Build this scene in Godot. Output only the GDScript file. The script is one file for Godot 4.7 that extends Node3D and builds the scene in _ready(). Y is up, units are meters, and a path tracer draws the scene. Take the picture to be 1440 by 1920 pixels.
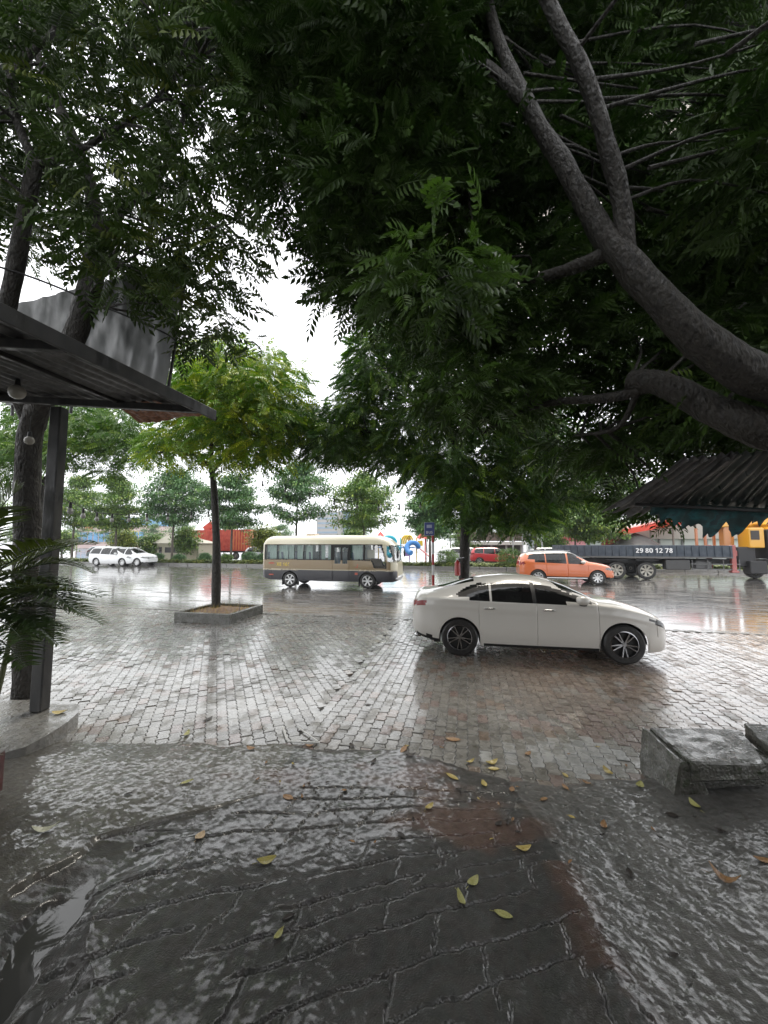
extends Node3D

# ---- view and street frame -------------------------------------------------
const FOCAL := 721.0
const EYE := 2.1
const STREET := 0.2094            # the street runs 12 degrees off the picture plane
var pitch := atan((1017.0 - 960.0) / FOCAL)
var rng := RandomNumberGenerator.new()
var taken := {}
var M := {}
var noise_a := FastNoiseLite.new()
var noise_b := FastNoiseLite.new()
var noise_c := FastNoiseLite.new()
var noise_crack := FastNoiseLite.new()

func ray(px: float, py: float) -> Vector3:
	var v := Vector3((px - 720.0) / FOCAL, -(py - 960.0) / FOCAL, -1.0).rotated(Vector3.RIGHT, pitch)
	return v / -v.z

func at(px: float, py: float, depth: float) -> Vector3:
	return Vector3(0, EYE, 0) + ray(px, py) * depth

func street(s: float, t: float, y := 0.0) -> Vector3:
	return Vector3(s * cos(STREET) + t * sin(STREET), y, s * sin(STREET) - t * cos(STREET))

func on_road(px: float, py: float, h := 0.0) -> Vector3:
	var v := ray(px, py)
	return Vector3(0, EYE, 0) + v * ((h - EYE) / v.y)

func on_ramp(px: float, py: float) -> Vector3:
	var v := ray(px, py)
	var d := 0.7
	while d < 12.0:
		var p := Vector3(0, EYE, 0) + v * d
		if p.y <= ground_height(p.x, -p.z):
			return p
		d += 0.004
	return on_road(px, py, 0.05)

# ---- naming and describing ---------------------------------------------------
func numbered(called: String) -> String:
	if not taken.has(called):
		taken[called] = 0
		return called
	taken[called] += 1
	return "%s_%03d" % [called, taken[called]]

func tag(o: Node, label: String, category: String, group := "", kind := "") -> Node:
	o.set_meta("label", label)
	o.set_meta("category", category)
	if group:
		o.set_meta("group", group)
	if kind:
		o.set_meta("kind", kind)
	return o

func thing(called: String, label: String, category: String, where := Vector3.ZERO, turn := 0.0, group := "") -> Node3D:
	var o := Node3D.new()
	o.name = numbered(called)
	add_child(o)
	o.position = where
	o.rotation.y = turn
	tag(o, label, category, group)
	return o

func put_mesh(called: String, mesh: Mesh, m: Material, parent: Node = null) -> MeshInstance3D:
	var o := MeshInstance3D.new()
	o.mesh = mesh
	if m:
		o.material_override = m
	if parent == null:
		o.name = numbered(called)
		add_child(o)
	else:
		o.name = called
		parent.add_child(o, true)
	return o

func obj(called: String, st: SurfaceTool, m: Material, parent: Node = null) -> MeshInstance3D:
	return put_mesh(called, st.commit(), m, parent)

func structure(called: String, mesh: Mesh, m: Material, label: String, category: String) -> MeshInstance3D:
	var o := put_mesh(called, mesh, m)
	tag(o, label, category, "", "structure")
	return o

# ---- shapes -------------------------------------------------------------------
func S() -> SurfaceTool:
	var st := SurfaceTool.new()
	st.begin(Mesh.PRIMITIVE_TRIANGLES)
	return st

func tri(st: SurfaceTool, a: Vector3, b: Vector3, c: Vector3) -> void:
	var n := (c - a).cross(b - a).normalized()
	for p in [a, b, c]:
		st.set_normal(n)
		st.set_uv(Vector2(p.x, p.z))
		st.add_vertex(p)

# a smooth-shaded triangle; its winding follows its normals
func tri_n(st: SurfaceTool, a: Vector3, b: Vector3, c: Vector3, na: Vector3, nb: Vector3, nc: Vector3) -> void:
	var swap := (c - a).cross(b - a).dot(na + nb + nc) < 0.0
	for q in ([[a, na], [c, nc], [b, nb]] if swap else [[a, na], [b, nb], [c, nc]]):
		st.set_normal(q[1])
		st.set_uv(Vector2(q[0].x, q[0].z))
		st.add_vertex(q[0])

func quad(st: SurfaceTool, a: Vector3, b: Vector3, c: Vector3, d: Vector3) -> void:
	tri(st, a, b, c)
	tri(st, a, c, d)

# a box with chamfered edges, given by its centre, size and turn
func bx(st: SurfaceTool, c: Vector3, size: Vector3, bev := 0.0, basis := Basis()) -> void:
	var h := size * 0.5
	if bev <= 0.0:
		var k := []
		for i in 8:
			k.append(c + basis * Vector3(h.x * (1 if i & 1 else -1), h.y * (1 if i & 2 else -1), h.z * (1 if i & 4 else -1)))
		quad(st, k[0], k[1], k[3], k[2]); quad(st, k[5], k[4], k[6], k[7])
		quad(st, k[4], k[0], k[2], k[6]); quad(st, k[1], k[5], k[7], k[3])
		quad(st, k[2], k[3], k[7], k[6]); quad(st, k[4], k[5], k[1], k[0])
		return
	bev = minf(bev, minf(h.x, minf(h.y, h.z)) * 0.9)
	var g := h - Vector3(bev, bev, bev)
	var P := func(sx: float, sy: float, sz: float, ax: int) -> Vector3:
		var v := Vector3(sx * g.x, sy * g.y, sz * g.z)
		v[ax] = [sx * h.x, sy * h.y, sz * h.z][ax]
		return c + basis * v
	for ax in 3:
		for sgn in [-1.0, 1.0]:
			var pts := []
			for q in [[-1, -1], [1, -1], [1, 1], [-1, 1]]:
				var v := [0.0, 0.0, 0.0]
				v[ax] = sgn
				v[(ax + 1) % 3] = q[0]
				v[(ax + 2) % 3] = q[1]
				pts.append(P.call(v[0], v[1], v[2], ax))
			if sgn > 0:
				quad(st, pts[3], pts[2], pts[1], pts[0])
			else:
				quad(st, pts[0], pts[1], pts[2], pts[3])
	for ax in 3:
		var a1 := (ax + 1) % 3
		var a2 := (ax + 2) % 3
		for q in [[-1, -1], [1, -1], [1, 1], [-1, 1]]:
			var lo := [0.0, 0.0, 0.0]
			lo[ax] = -1.0; lo[a1] = q[0]; lo[a2] = q[1]
			var hi := lo.duplicate()
			hi[ax] = 1.0
			var a: Vector3 = P.call(lo[0], lo[1], lo[2], a1)
			var b: Vector3 = P.call(hi[0], hi[1], hi[2], a1)
			var d: Vector3 = P.call(lo[0], lo[1], lo[2], a2)
			var e: Vector3 = P.call(hi[0], hi[1], hi[2], a2)
			if q[0] * q[1] > 0:
				quad(st, a, b, e, d)
			else:
				quad(st, d, e, b, a)
	for i in 8:
		var sx := 1.0 if i & 1 else -1.0
		var sy := 1.0 if i & 2 else -1.0
		var sz := 1.0 if i & 4 else -1.0
		var a: Vector3 = P.call(sx, sy, sz, 0)
		var b: Vector3 = P.call(sx, sy, sz, 1)
		var d: Vector3 = P.call(sx, sy, sz, 2)
		if sx * sy * sz > 0:
			tri(st, a, d, b)
		else:
			tri(st, a, b, d)

func box_mesh(size: Vector3, bev := 0.0) -> ArrayMesh:
	var st := S()
	bx(st, Vector3.ZERO, size, bev)
	return st.commit()

# six-sided solid from its eight corners: bottom a b c d, top e f g h
func hexa(st: SurfaceTool, k: Array) -> void:
	quad(st, k[3], k[2], k[1], k[0])
	quad(st, k[4], k[5], k[6], k[7])
	for i in 4:
		var j := (i + 1) % 4
		quad(st, k[i], k[j], k[4 + j], k[4 + i])

# a round bar along points with a radius at each, smooth shaded, ends closed
func tube(st: SurfaceTool, pts: Array, radii: Array, n := 10, wob := 0.0, seed_ := 0) -> void:
	var rings := []
	var norms := []
	var side := Vector3.ZERO
	for i in pts.size():
		var dir: Vector3 = (pts[mini(i + 1, pts.size() - 1)] - pts[maxi(i - 1, 0)]).normalized()
		if side == Vector3.ZERO:
			side = dir.cross(Vector3.UP if absf(dir.y) < 0.9 else Vector3.RIGHT).normalized()
		else:
			side = (side - dir * side.dot(dir)).normalized()
		var up := side.cross(dir).normalized()
		var ring := []
		var nr := []
		for k in n + 1:
			var a := TAU * k / n
			var v := side * cos(a) + up * sin(a)
			var r: float = radii[i]
			if wob > 0.0:
				r *= 1.0 + wob * noise_b.get_noise_3d(cos(a) * 40.0 + seed_ * 31.0, sin(a) * 40.0, i * 9.0)
			ring.append(pts[i] + v * r)
			nr.append(v)
		rings.append(ring)
		norms.append(nr)
	for i in pts.size() - 1:
		for k in n:
			tri_n(st, rings[i][k], rings[i + 1][k], rings[i + 1][k + 1], norms[i][k], norms[i + 1][k], norms[i + 1][k + 1])
			tri_n(st, rings[i][k], rings[i + 1][k + 1], rings[i][k + 1], norms[i][k], norms[i + 1][k + 1], norms[i][k + 1])
	for e in [0, pts.size() - 1]:
		for k in n:
			if e == 0:
				tri(st, pts[e], rings[e][k], rings[e][k + 1])
			else:
				tri(st, pts[e], rings[e][k + 1], rings[e][k])

# a smooth path through control points
func smooth_path(ctrl: Array, per := 6) -> Array:
	var out := []
	for i in ctrl.size() - 1:
		var p0 = ctrl[maxi(i - 1, 0)]
		var p1 = ctrl[i]
		var p2 = ctrl[i + 1]
		var p3 = ctrl[mini(i + 2, ctrl.size() - 1)]
		for k in per:
			var t := float(k) / per
			if p1 is Vector3:
				out.append(p1.cubic_interpolate(p2, p0, p3, t))
			else:
				out.append(cubic_interpolate(p1, p2, p0, p3, t))
	out.append(ctrl[-1])
	return out

# a turned shape: profile of Vector2(radius, height) round an axis
func lathe(st: SurfaceTool, profile: Array, n := 20, xf := Transform3D()) -> void:
	for i in profile.size() - 1:
		var a: Vector2 = profile[i]
		var b: Vector2 = profile[i + 1]
		var sl := Vector2(b.y - a.y, a.x - b.x).normalized()
		for k in n:
			var t0 := TAU * k / n
			var t1 := TAU * (k + 1) / n
			var c0 := Vector3(cos(t0), 0, sin(t0))
			var c1 := Vector3(cos(t1), 0, sin(t1))
			var n0 := (xf.basis * (c0 * sl.x + Vector3.UP * sl.y)).normalized()
			var n1 := (xf.basis * (c1 * sl.x + Vector3.UP * sl.y)).normalized()
			var a0 := xf * (c0 * a.x + Vector3.UP * a.y)
			var a1 := xf * (c1 * a.x + Vector3.UP * a.y)
			var b0 := xf * (c0 * b.x + Vector3.UP * b.y)
			var b1 := xf * (c1 * b.x + Vector3.UP * b.y)
			tri_n(st, a0, b0, b1, n0, n0, n1)
			tri_n(st, a0, b1, a1, n0, n1, n1)

# a flat outline (x, z) raised from y0 to y1
func prism(st: SurfaceTool, outline: PackedVector2Array, y0: float, y1: float) -> void:
	var idx := Geometry2D.triangulate_polygon(outline)
	for k in range(0, idx.size(), 3):
		var p := []
		for e in 3:
			p.append(outline[idx[k + e]])
		tri(st, Vector3(p[0].x, y1, p[0].y), Vector3(p[1].x, y1, p[1].y), Vector3(p[2].x, y1, p[2].y))
		tri(st, Vector3(p[0].x, y0, p[0].y), Vector3(p[2].x, y0, p[2].y), Vector3(p[1].x, y0, p[1].y))
	for i in outline.size():
		var a := outline[i]
		var b := outline[(i + 1) % outline.size()]
		quad(st, Vector3(a.x, y0, a.y), Vector3(a.x, y1, a.y), Vector3(b.x, y1, b.y), Vector3(b.x, y0, b.y))

# a grid of points, smooth shaded; colours optional
func grid_mesh(pts: PackedVector3Array, nx: int, ny: int, cols := PackedColorArray(), upright := false) -> ArrayMesh:
	var flip := not upright and (pts[1] - pts[0]).cross(pts[nx] - pts[0]).y < 0.0
	var nor := PackedVector3Array()
	nor.resize(pts.size())
	var uv := PackedVector2Array()
	uv.resize(pts.size())
	for j in ny:
		for i in nx:
			var dx := pts[j * nx + mini(i + 1, nx - 1)] - pts[j * nx + maxi(i - 1, 0)]
			var dy := pts[mini(j + 1, ny - 1) * nx + i] - pts[maxi(j - 1, 0) * nx + i]
			var n := dx.cross(dy).normalized()
			nor[j * nx + i] = -n if flip else n
			uv[j * nx + i] = Vector2(pts[j * nx + i].x, pts[j * nx + i].z)
	var idx := PackedInt32Array()
	idx.resize((nx - 1) * (ny - 1) * 6)
	var w := 0
	for j in ny - 1:
		for i in nx - 1:
			var a := j * nx + i
			for e in ([a, a + nx + 1, a + nx, a, a + 1, a + nx + 1] if flip else [a, a + nx, a + nx + 1, a, a + nx + 1, a + 1]):
				idx[w] = e
				w += 1
	var arr := []
	arr.resize(Mesh.ARRAY_MAX)
	arr[Mesh.ARRAY_VERTEX] = pts
	arr[Mesh.ARRAY_NORMAL] = nor
	arr[Mesh.ARRAY_TEX_UV] = uv
	arr[Mesh.ARRAY_INDEX] = idx
	if cols.size():
		arr[Mesh.ARRAY_COLOR] = cols
	var m := ArrayMesh.new()
	m.add_surface_from_arrays(Mesh.PRIMITIVE_TRIANGLES, arr)
	return m

func text_mesh(words: String, height: float, depth := 0.004, serif := false) -> TextMesh:
	var t := TextMesh.new()
	var f := SystemFont.new()
	f.font_names = PackedStringArray(["Droid Serif" if serif else "Droid Sans"])
	f.font_weight = 700
	t.font = f
	t.text = words
	t.font_size = 32
	t.pixel_size = height / 23.0
	t.depth = depth
	return t

# ---- materials ----------------------------------------------------------------
func lin(r: float, g: float, b: float, a := 1.0) -> Color:
	var c := Color(r, g, b).linear_to_srgb()
	c.a = a
	return c

func plain(r: float, g: float, b: float, rough := 0.6, metal := 0.0) -> StandardMaterial3D:
	var m := StandardMaterial3D.new()
	m.albedo_color = lin(r, g, b)
	m.roughness = rough
	m.metallic = metal
	return m

func noise_tex(freq: float, stops: Array, size := 512, octaves := 4, seed_ := 1, kind := FastNoiseLite.TYPE_SIMPLEX_SMOOTH) -> NoiseTexture2D:
	var n := FastNoiseLite.new()
	n.noise_type = kind
	n.frequency = freq
	n.fractal_octaves = octaves
	n.seed = seed_
	var t := NoiseTexture2D.new()
	t.width = size
	t.height = size
	t.seamless = true
	t.noise = n
	var g := Gradient.new()
	g.offsets = PackedFloat32Array()
	var offs := PackedFloat32Array()
	var cols := PackedColorArray()
	for s in stops:
		offs.append(s[0])
		cols.append(s[1])
	g.offsets = offs
	g.colors = cols
	t.color_ramp = g
	return t

func grey(v: float) -> Color:
	return Color(v, v, v)

# a mottled surface: two or three tones, uneven gloss and fine relief
func mottled(stops: Array, scale: Vector3, rough_lo: float, rough_hi: float, relief := 0.0, world := true, seed_ := 1, freq := 0.01, relief_freq := 0.06) -> StandardMaterial3D:
	var m := StandardMaterial3D.new()
	m.albedo_texture = noise_tex(freq, stops, 512, 5, seed_)
	m.roughness = 1.0
	m.roughness_texture = noise_tex(freq * 1.3, [[0.25, grey(rough_lo)], [0.75, grey(rough_hi)]], 512, 4, seed_ + 7)
	if relief > 0.0:
		m.heightmap_enabled = true
		m.heightmap_scale = relief
		m.heightmap_texture = noise_tex(relief_freq, [[0.0, grey(0)], [1.0, grey(1)]], 512, 4, seed_ + 13)
	m.uv1_triplanar = true
	m.uv1_world_triplanar = world
	m.uv1_scale = scale
	return m

func glass(r: float, g: float, b: float, alpha: float, rough := 0.03) -> StandardMaterial3D:
	var m := plain(r, g, b, rough)
	m.albedo_color.a = alpha
	m.transparency = BaseMaterial3D.TRANSPARENCY_ALPHA
	return m

func leafy(rough: float, back := 0.5) -> StandardMaterial3D:
	var m := plain(1, 1, 1, rough)
	m.vertex_color_use_as_albedo = true
	m.backlight_enabled = true
	m.backlight = Color(back * 0.72, back, back * 0.3)
	m.cull_mode = BaseMaterial3D.CULL_DISABLED
	return m

# a film of rain water lying in patches over a rough surface
func wet(m: StandardMaterial3D, lo: float, hi: float, rough: float, seed_: int, freq := 0.008) -> void:
	m.clearcoat_enabled = true
	m.clearcoat = 1.0
	m.clearcoat_roughness = rough
	m.clearcoat_texture = noise_tex(freq, [[lo, grey(0.15)], [hi, grey(1.0)]], 512, 4, seed_)

func make_materials() -> void:
	M.paver = mottled([[0.2, lin(0.75, 0.75, 0.75)], [0.55, lin(1, 1, 1)], [0.85, lin(0.62, 0.6, 0.56)]], Vector3(0.7, 0.7, 0.7), 0.10, 0.42, 0.35, true, 3, 0.012, 0.09)
	M.paver.vertex_color_use_as_albedo = true
	wet(M.paver, 0.25, 0.5, 0.13, 61)
	M.joint = mottled([[0.2, lin(0.025, 0.023, 0.02)], [0.8, lin(0.05, 0.044, 0.037)]], Vector3(1, 1, 1), 0.5, 0.8, 0.3, true, 4)
	M.ramp = mottled([[0.15, lin(0.62, 0.62, 0.62)], [0.5, lin(1, 1, 1)], [0.8, lin(0.72, 0.7, 0.68)]], Vector3(0.9, 0.9, 0.9), 0.3, 0.6, 0.5, true, 5, 0.02, 0.2)
	M.ramp.vertex_color_use_as_albedo = true
	wet(M.ramp, 0.3, 0.66, 0.1, 62, 0.03)
	M.ramp.clearcoat = 1.0
	M.ramp.metallic_specular = 0.25
	M.asphalt = mottled([[0.2, lin(0.09, 0.088, 0.085)], [0.5, lin(0.12, 0.115, 0.11)], [0.8, lin(0.15, 0.135, 0.122)]], Vector3(0.09, 0.09, 0.32), 0.10, 0.42, 0.7, false, 6, 0.012, 0.03)
	wet(M.asphalt, 0.2, 0.5, 0.10, 63)
	M.concrete = mottled([[0.15, lin(0.1, 0.1, 0.09)], [0.5, lin(0.17, 0.165, 0.155)], [0.85, lin(0.12, 0.115, 0.1)]], Vector3(0.8, 0.8, 0.8), 0.15, 0.5, 0.4, true, 8, 0.02, 0.08)
	M.old_concrete = mottled([[0.1, lin(0.025, 0.03, 0.018)], [0.35, lin(0.06, 0.06, 0.05)], [0.6, lin(0.09, 0.085, 0.075)], [0.85, lin(0.03, 0.04, 0.02)]], Vector3(1.1, 1.1, 1.1), 0.15, 0.55, 0.8, true, 9, 0.02, 0.06)
	wet(M.old_concrete, 0.4, 0.6, 0.1, 64)
	wet(M.concrete, 0.4, 0.65, 0.12, 65)
	M.earth = mottled([[0.2, lin(0.1, 0.055, 0.03)], [0.6, lin(0.16, 0.09, 0.045)], [0.9, lin(0.22, 0.13, 0.06)]], Vector3(1.5, 1.5, 1.5), 0.5, 0.9, 1.2, true, 10)
	M.bark = mottled([[0.15, lin(0.01, 0.009, 0.008)], [0.5, lin(0.036, 0.031, 0.025)], [0.85, lin(0.018, 0.017, 0.014)]], Vector3(1.2, 0.5, 1.2), 0.5, 0.85, 2.6, true, 11, 0.02, 0.05)
	M.bark_far = mottled([[0.2, lin(0.08, 0.065, 0.05)], [0.8, lin(0.13, 0.11, 0.09)]], Vector3(1, 0.4, 1), 0.5, 0.8, 1.0, true, 12, 0.02, 0.05)
	M.leaf = leafy(0.45, 0.4)
	M.leaf.metallic_specular = 0.3
	M.leaf_bright = leafy(0.4, 0.6)
	M.leaf_far = leafy(0.45, 0.5)
	M.grass = leafy(0.6, 0.4)
	M.verge = mottled([[0.2, lin(0.05, 0.09, 0.02)], [0.6, lin(0.09, 0.14, 0.03)], [0.9, lin(0.13, 0.16, 0.04)]], Vector3(0.4, 0.4, 0.4), 0.7, 0.9, 0.0, true, 14)
	M.far_ground = mottled([[0.2, lin(0.1, 0.1, 0.095)], [0.8, lin(0.16, 0.155, 0.15)]], Vector3(0.05, 0.05, 0.05), 0.15, 0.4, 0.0, true, 15)
	M.water = plain(0.06, 0.06, 0.056, 0.02)
	M.water.heightmap_enabled = true
	M.water.heightmap_scale = 0.15
	M.water.heightmap_texture = noise_tex(0.01, [[0.0, grey(0)], [1.0, grey(1)]], 256, 2, 21)
	M.water.uv1_triplanar = true
	M.water.uv1_world_triplanar = true
	M.water.uv1_scale = Vector3(1, 1, 1)
	M.black = plain(0.012, 0.012, 0.012, 0.5)
	M.rubber = mottled([[0.2, lin(0.012, 0.012, 0.012)], [0.8, lin(0.03, 0.028, 0.026)]], Vector3(2, 2, 2), 0.3, 0.6, 0.0, false, 16)
	M.chrome = plain(0.6, 0.6, 0.6, 0.12, 1.0)
	M.alloy = plain(0.32, 0.32, 0.33, 0.22, 1.0)
	M.alloy_light = plain(0.6, 0.6, 0.6, 0.3, 0.8)
	M.tint = glass(0.006, 0.006, 0.007, 0.86)
	M.clear = glass(0.05, 0.06, 0.06, 0.3)
	M.teal_glass = glass(0.06, 0.13, 0.12, 0.25)
	M.lamp_clear = glass(0.5, 0.5, 0.5, 0.35)
	M.red_lens = plain(0.22, 0.012, 0.01, 0.1)
	M.galv = mottled([[0.2, lin(0.05, 0.052, 0.055)], [0.5, lin(0.1, 0.1, 0.105)], [0.85, lin(0.035, 0.033, 0.03)]], Vector3(0.8, 0.8, 0.8), 0.3, 0.6, 0.1, true, 17, 0.015)
	M.rust = mottled([[0.2, lin(0.1, 0.04, 0.02)], [0.5, lin(0.3, 0.12, 0.06)], [0.85, lin(0.36, 0.2, 0.13)]], Vector3(1.5, 1.5, 1.5), 0.4, 0.7, 0.1, true, 18, 0.02)
	M.post = mottled([[0.2, lin(0.02, 0.02, 0.02)], [0.7, lin(0.042, 0.04, 0.038)]], Vector3(1, 0.4, 1), 0.3, 0.6, 0.1, true, 19)

func paint(r: float, g: float, b: float, flake := 0.0) -> StandardMaterial3D:
	var m := plain(r, g, b, 0.35, flake)
	m.clearcoat_enabled = true
	m.clearcoat = 1.0
	m.clearcoat_roughness = 0.04
	return m

func _ready() -> void:
	rng.seed = 20240611
	noise_a.seed = 3; noise_a.frequency = 0.5; noise_a.fractal_octaves = 4
	noise_b.seed = 5; noise_b.frequency = 0.02; noise_b.fractal_octaves = 3
	noise_c.seed = 9; noise_c.frequency = 3.0; noise_c.fractal_octaves = 3
	noise_crack.seed = 12; noise_crack.frequency = 2.2
	noise_crack.noise_type = FastNoiseLite.TYPE_CELLULAR
	noise_crack.cellular_return_type = FastNoiseLite.RETURN_DISTANCE2_SUB
	# camera
	var cam := Camera3D.new()
	cam.name = "camera"
	add_child(cam)
	cam.position = Vector3(0, EYE, 0)
	cam.rotation.x = pitch
	cam.fov = rad_to_deg(2.0 * atan(960.0 / FOCAL))
	cam.near = 0.05
	cam.far = 2000.0
	cam.current = true
	# overcast sky
	var env := Environment.new()
	var sky := Sky.new()
	var psm := ProceduralSkyMaterial.new()
	psm.sky_top_color = lin(0.95, 0.96, 0.98)
	psm.sky_horizon_color = lin(0.9, 0.92, 0.95)
	psm.sky_curve = 0.3
	psm.ground_bottom_color = lin(0.12, 0.12, 0.12)
	psm.ground_horizon_color = lin(0.5, 0.52, 0.54)
	psm.sun_angle_max = 1.0
	sky.sky_material = psm
	env.background_mode = Environment.BG_SKY
	env.sky = sky
	env.background_energy_multiplier = 1.0
	env.tonemap_mode = Environment.TONE_MAPPER_LINEAR
	env.tonemap_exposure = 2.4
	env.sdfgi_enabled = true
	env.ssao_enabled = true
	env.ssil_enabled = true
	var we := WorldEnvironment.new()
	we.name = "environment"
	we.environment = env
	add_child(we)
	var sun := DirectionalLight3D.new()
	sun.name = "sun"
	sun.light_energy = 0.4
	sun.light_angular_distance = 25.0
	sun.light_color = Color(1.0, 0.97, 0.92)
	sun.shadow_enabled = true
	sun.rotation_degrees = Vector3(-58, 158, 0)
	add_child(sun)

	make_materials()
	build_ground()
	build_far_side()
	build_trees()
	build_stalls()
	build_sedan()
	build_traffic()
	build_small()
	# rain haze
	env.fog_enabled = true
	env.fog_density = 0.0006
	env.fog_light_color = Color(0.93, 0.95, 0.98)

# ---- the ground -----------------------------------------------------------------
func ramp_edge(x: float) -> float:
	var e := 4.15
	if x > -2.0:
		e = lerpf(4.15, 3.98, clampf((x + 2.0) / 2.0, 0, 1))
	if x > 0.2:
		e = lerpf(3.98, 3.5, clampf((x - 0.2) / 0.9, 0, 1))
	return e + 0.10 * noise_a.get_noise_2d(x * 2.6, 7.0)

func pave_height(x: float, d: float) -> float:
	return 0.05 + 0.02 * noise_a.get_noise_2d(x * 0.8, d * 0.8)

func ledge_x(d: float) -> float:
	var x := -1.80
	if d > 2.6:
		x = lerpf(-1.80, -0.9, clampf((d - 2.6) / 0.55, 0, 1))
	return x + 0.16 * sin(d * 5.0) * clampf(2.8 - d, 0, 1) + 0.06 * noise_a.get_noise_2d(3.0, d * 4.0)

func hash01(a: float, b: float) -> float:
	return fposmod(sin(a * 12.9898 + b * 78.233) * 43758.5453, 1.0)

const HOLLOWS := [[-1.64, 2.02, 0.11, 0.19], [-1.56, 1.68, 0.085, 0.15], [-1.36, 1.5, 0.045, 0.14]]

func hollow_level(q: Array) -> float:
	return 0.052 + 0.112 * (ramp_edge(q[0]) - q[1]) - 0.075

func ramp_height(x: float, d: float) -> float:
	var e := ramp_edge(x)
	var y := 0.052 + 0.112 * (e - d)
	var na := noise_a.get_noise_2d(x * 1.5, d * 1.5)
	y += 0.012 * na
	if d > e - 0.05:
		return y - 0.1 * (d - e + 0.05)
	# cast hump beside the kiosk, ending in a broken ledge
	var lx := ledge_x(d)
	var fade := 1.0 - smoothstep(2.75, 3.25, d)
	var w := clampf((lx - x) / 0.03, 0.0, 1.0)
	y += w * fade * (0.018 + 0.008 * noise_c.get_noise_2d(x * 0.6, d * 0.6))
	y += 0.03 * clampf((-0.9 - x) / 0.9, 0, 1) * smoothstep(2.6, 3.2, d) * clampf((e - d) / 0.5, 0, 1)
	# washed-out gully under the ledge
	var g := x - lx
	if g > -0.03 and g < 0.5 and d < 2.7:
		y -= 0.05 * sin(clampf((g + 0.03) / 0.5, 0, 1) * PI) * clampf((2.75 - d) / 0.5, 0, 1)
	var rough := 0.0014
	if x > 1.05 + 0.05 * sin(d * 3.0):
		# flank beside the ramp: lower, lumpy and cracked
		var k := x - 1.05 - 0.05 * sin(d * 3.0)
		y -= 0.03 * clampf(k / 0.3, 0, 1) * clampf((3.3 - d) / 0.8, 0, 1)
		y += 0.09 * clampf((k - 0.9) / 1.0, 0, 1)
		rough = 0.0042
		var c := noise_crack.get_noise_2d(x * 1.1 + 0.08 * na, d * 1.6)
		if c < -0.93:
			y -= 0.02 * smoothstep(-0.93, -0.985, c)
	elif x < lx:
		rough = 0.0028
	y += rough * noise_c.get_noise_2d(x * 2.2, d * 2.2)
	y += rough * 0.6 * noise_c.get_noise_2d(x * 7.0, d * 7.0)
	# hollows in the gully that hold water
	for q in HOLLOWS:
		var rr := Vector2((x - q[0]) / q[2], (d - q[1]) / q[3]).length() + 0.35 * noise_a.get_noise_2d(x * 9.0, d * 5.0)
		if rr < 1.4:
			y = lerpf(y, hollow_level(q) - 0.02, smoothstep(1.4, 0.75, rr))
	# worn ridge between ramp and flank
	if d < 2.6:
		var q := (x - (1.0 + 0.05 * sin(d * 3.0))) / 0.09
		y += 0.009 * exp(-q * q) * clampf((2.6 - d) / 0.3, 0, 1)
	# joints scored across the ramp
	if x > maxf(lx + 0.25, -1.6) and x < 1.0 and d < 3.35:
		var wob := 0.025 * noise_a.get_noise_2d(x * 5.0, d * 5.0) + 0.012 * noise_c.get_noise_2d(x * 3.0, d * 3.0)
		var c1 := d
		for it in 3:
			c1 = d - 0.36 * clampf((3.15 - c1) / 1.0, 0, 1) * x + wob
		var row := floorf(c1 / 0.17)
		var f := c1 - row * 0.17
		var line := 0.03 + 0.1 * hash01(row, 3.0)
		var off := absf(f - line)
		var cut := 0.0
		var show := noise_a.get_noise_2d(x * 1.7 + row * 9.0, row * 4.0)
		if off < 0.0085 and show > -0.3:
			cut = pow(1.0 - off * off / 0.000073, 1.5) * smoothstep(-0.3, -0.05, show)
		var below := row - (1.0 if f < line else 0.0)
		var gap := 0.42
		var shift := hash01(below, 1.0) * gap
		var cx := x - 0.25 * (c1 - below * 0.17)
		var col := floorf((cx + shift) / gap)
		var off2 := absf((cx + shift) - (col + 0.5) * gap + 0.02 * noise_c.get_noise_2d(d * 4.0, col * 5.0))
		if off2 < 0.009 and hash01(below, col) > 0.5:
			cut = maxf(cut, 0.55 * pow(1.0 - off2 * off2 / 0.000081, 2.0))
		# long stray cracks near the top of the ramp
		for s in [[-0.62, 3.32, 0.35, -0.55], [-0.2, 3.35, -0.3, -0.5], [0.15, 3.3, -0.35, -0.6], [0.25, 3.0, 0.1, -0.6], [-0.45, 3.1, -0.25, -0.7], [0.55, 2.6, -0.4, -0.35]]:
			var px: float = x - s[0]
			var pd: float = d - s[1]
			var ll: float = s[2] * s[2] + s[3] * s[3]
			var t: float = (px * s[2] + pd * s[3]) / ll
			if t > 0 and t < 1:
				var dist: float = absf(px * s[3] - pd * s[2]) / sqrt(ll) + 0.02 * noise_c.get_noise_2d(t * 4.0, s[0] * 9.0)
				if dist < 0.008:
					cut = maxf(cut, 0.8 * pow(1.0 - maxf(dist, 0.0) / 0.008, 2.0))
		y -= 0.017 * cut
	return y

func ground_height(x: float, d: float) -> float:
	var p := pave_height(x, d)
	if d > 4.6:
		return p if x * sin(STREET) + d * cos(STREET) < 10.55 else 0.0
	return maxf(p, ramp_height(x, d))

func blob(w: float, l: float, n: int, seed_: int, ragged := 0.3) -> PackedVector2Array:
	var o := PackedVector2Array()
	for k in n:
		var a := TAU * k / n
		var r := 1.0 + ragged * noise_c.get_noise_2d(cos(a) * 0.5 + seed_ * 3.1, sin(a) * 0.5) * 2.0
		o.append(Vector2(cos(a) * w * r, sin(a) * l * r))
	return o

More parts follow.
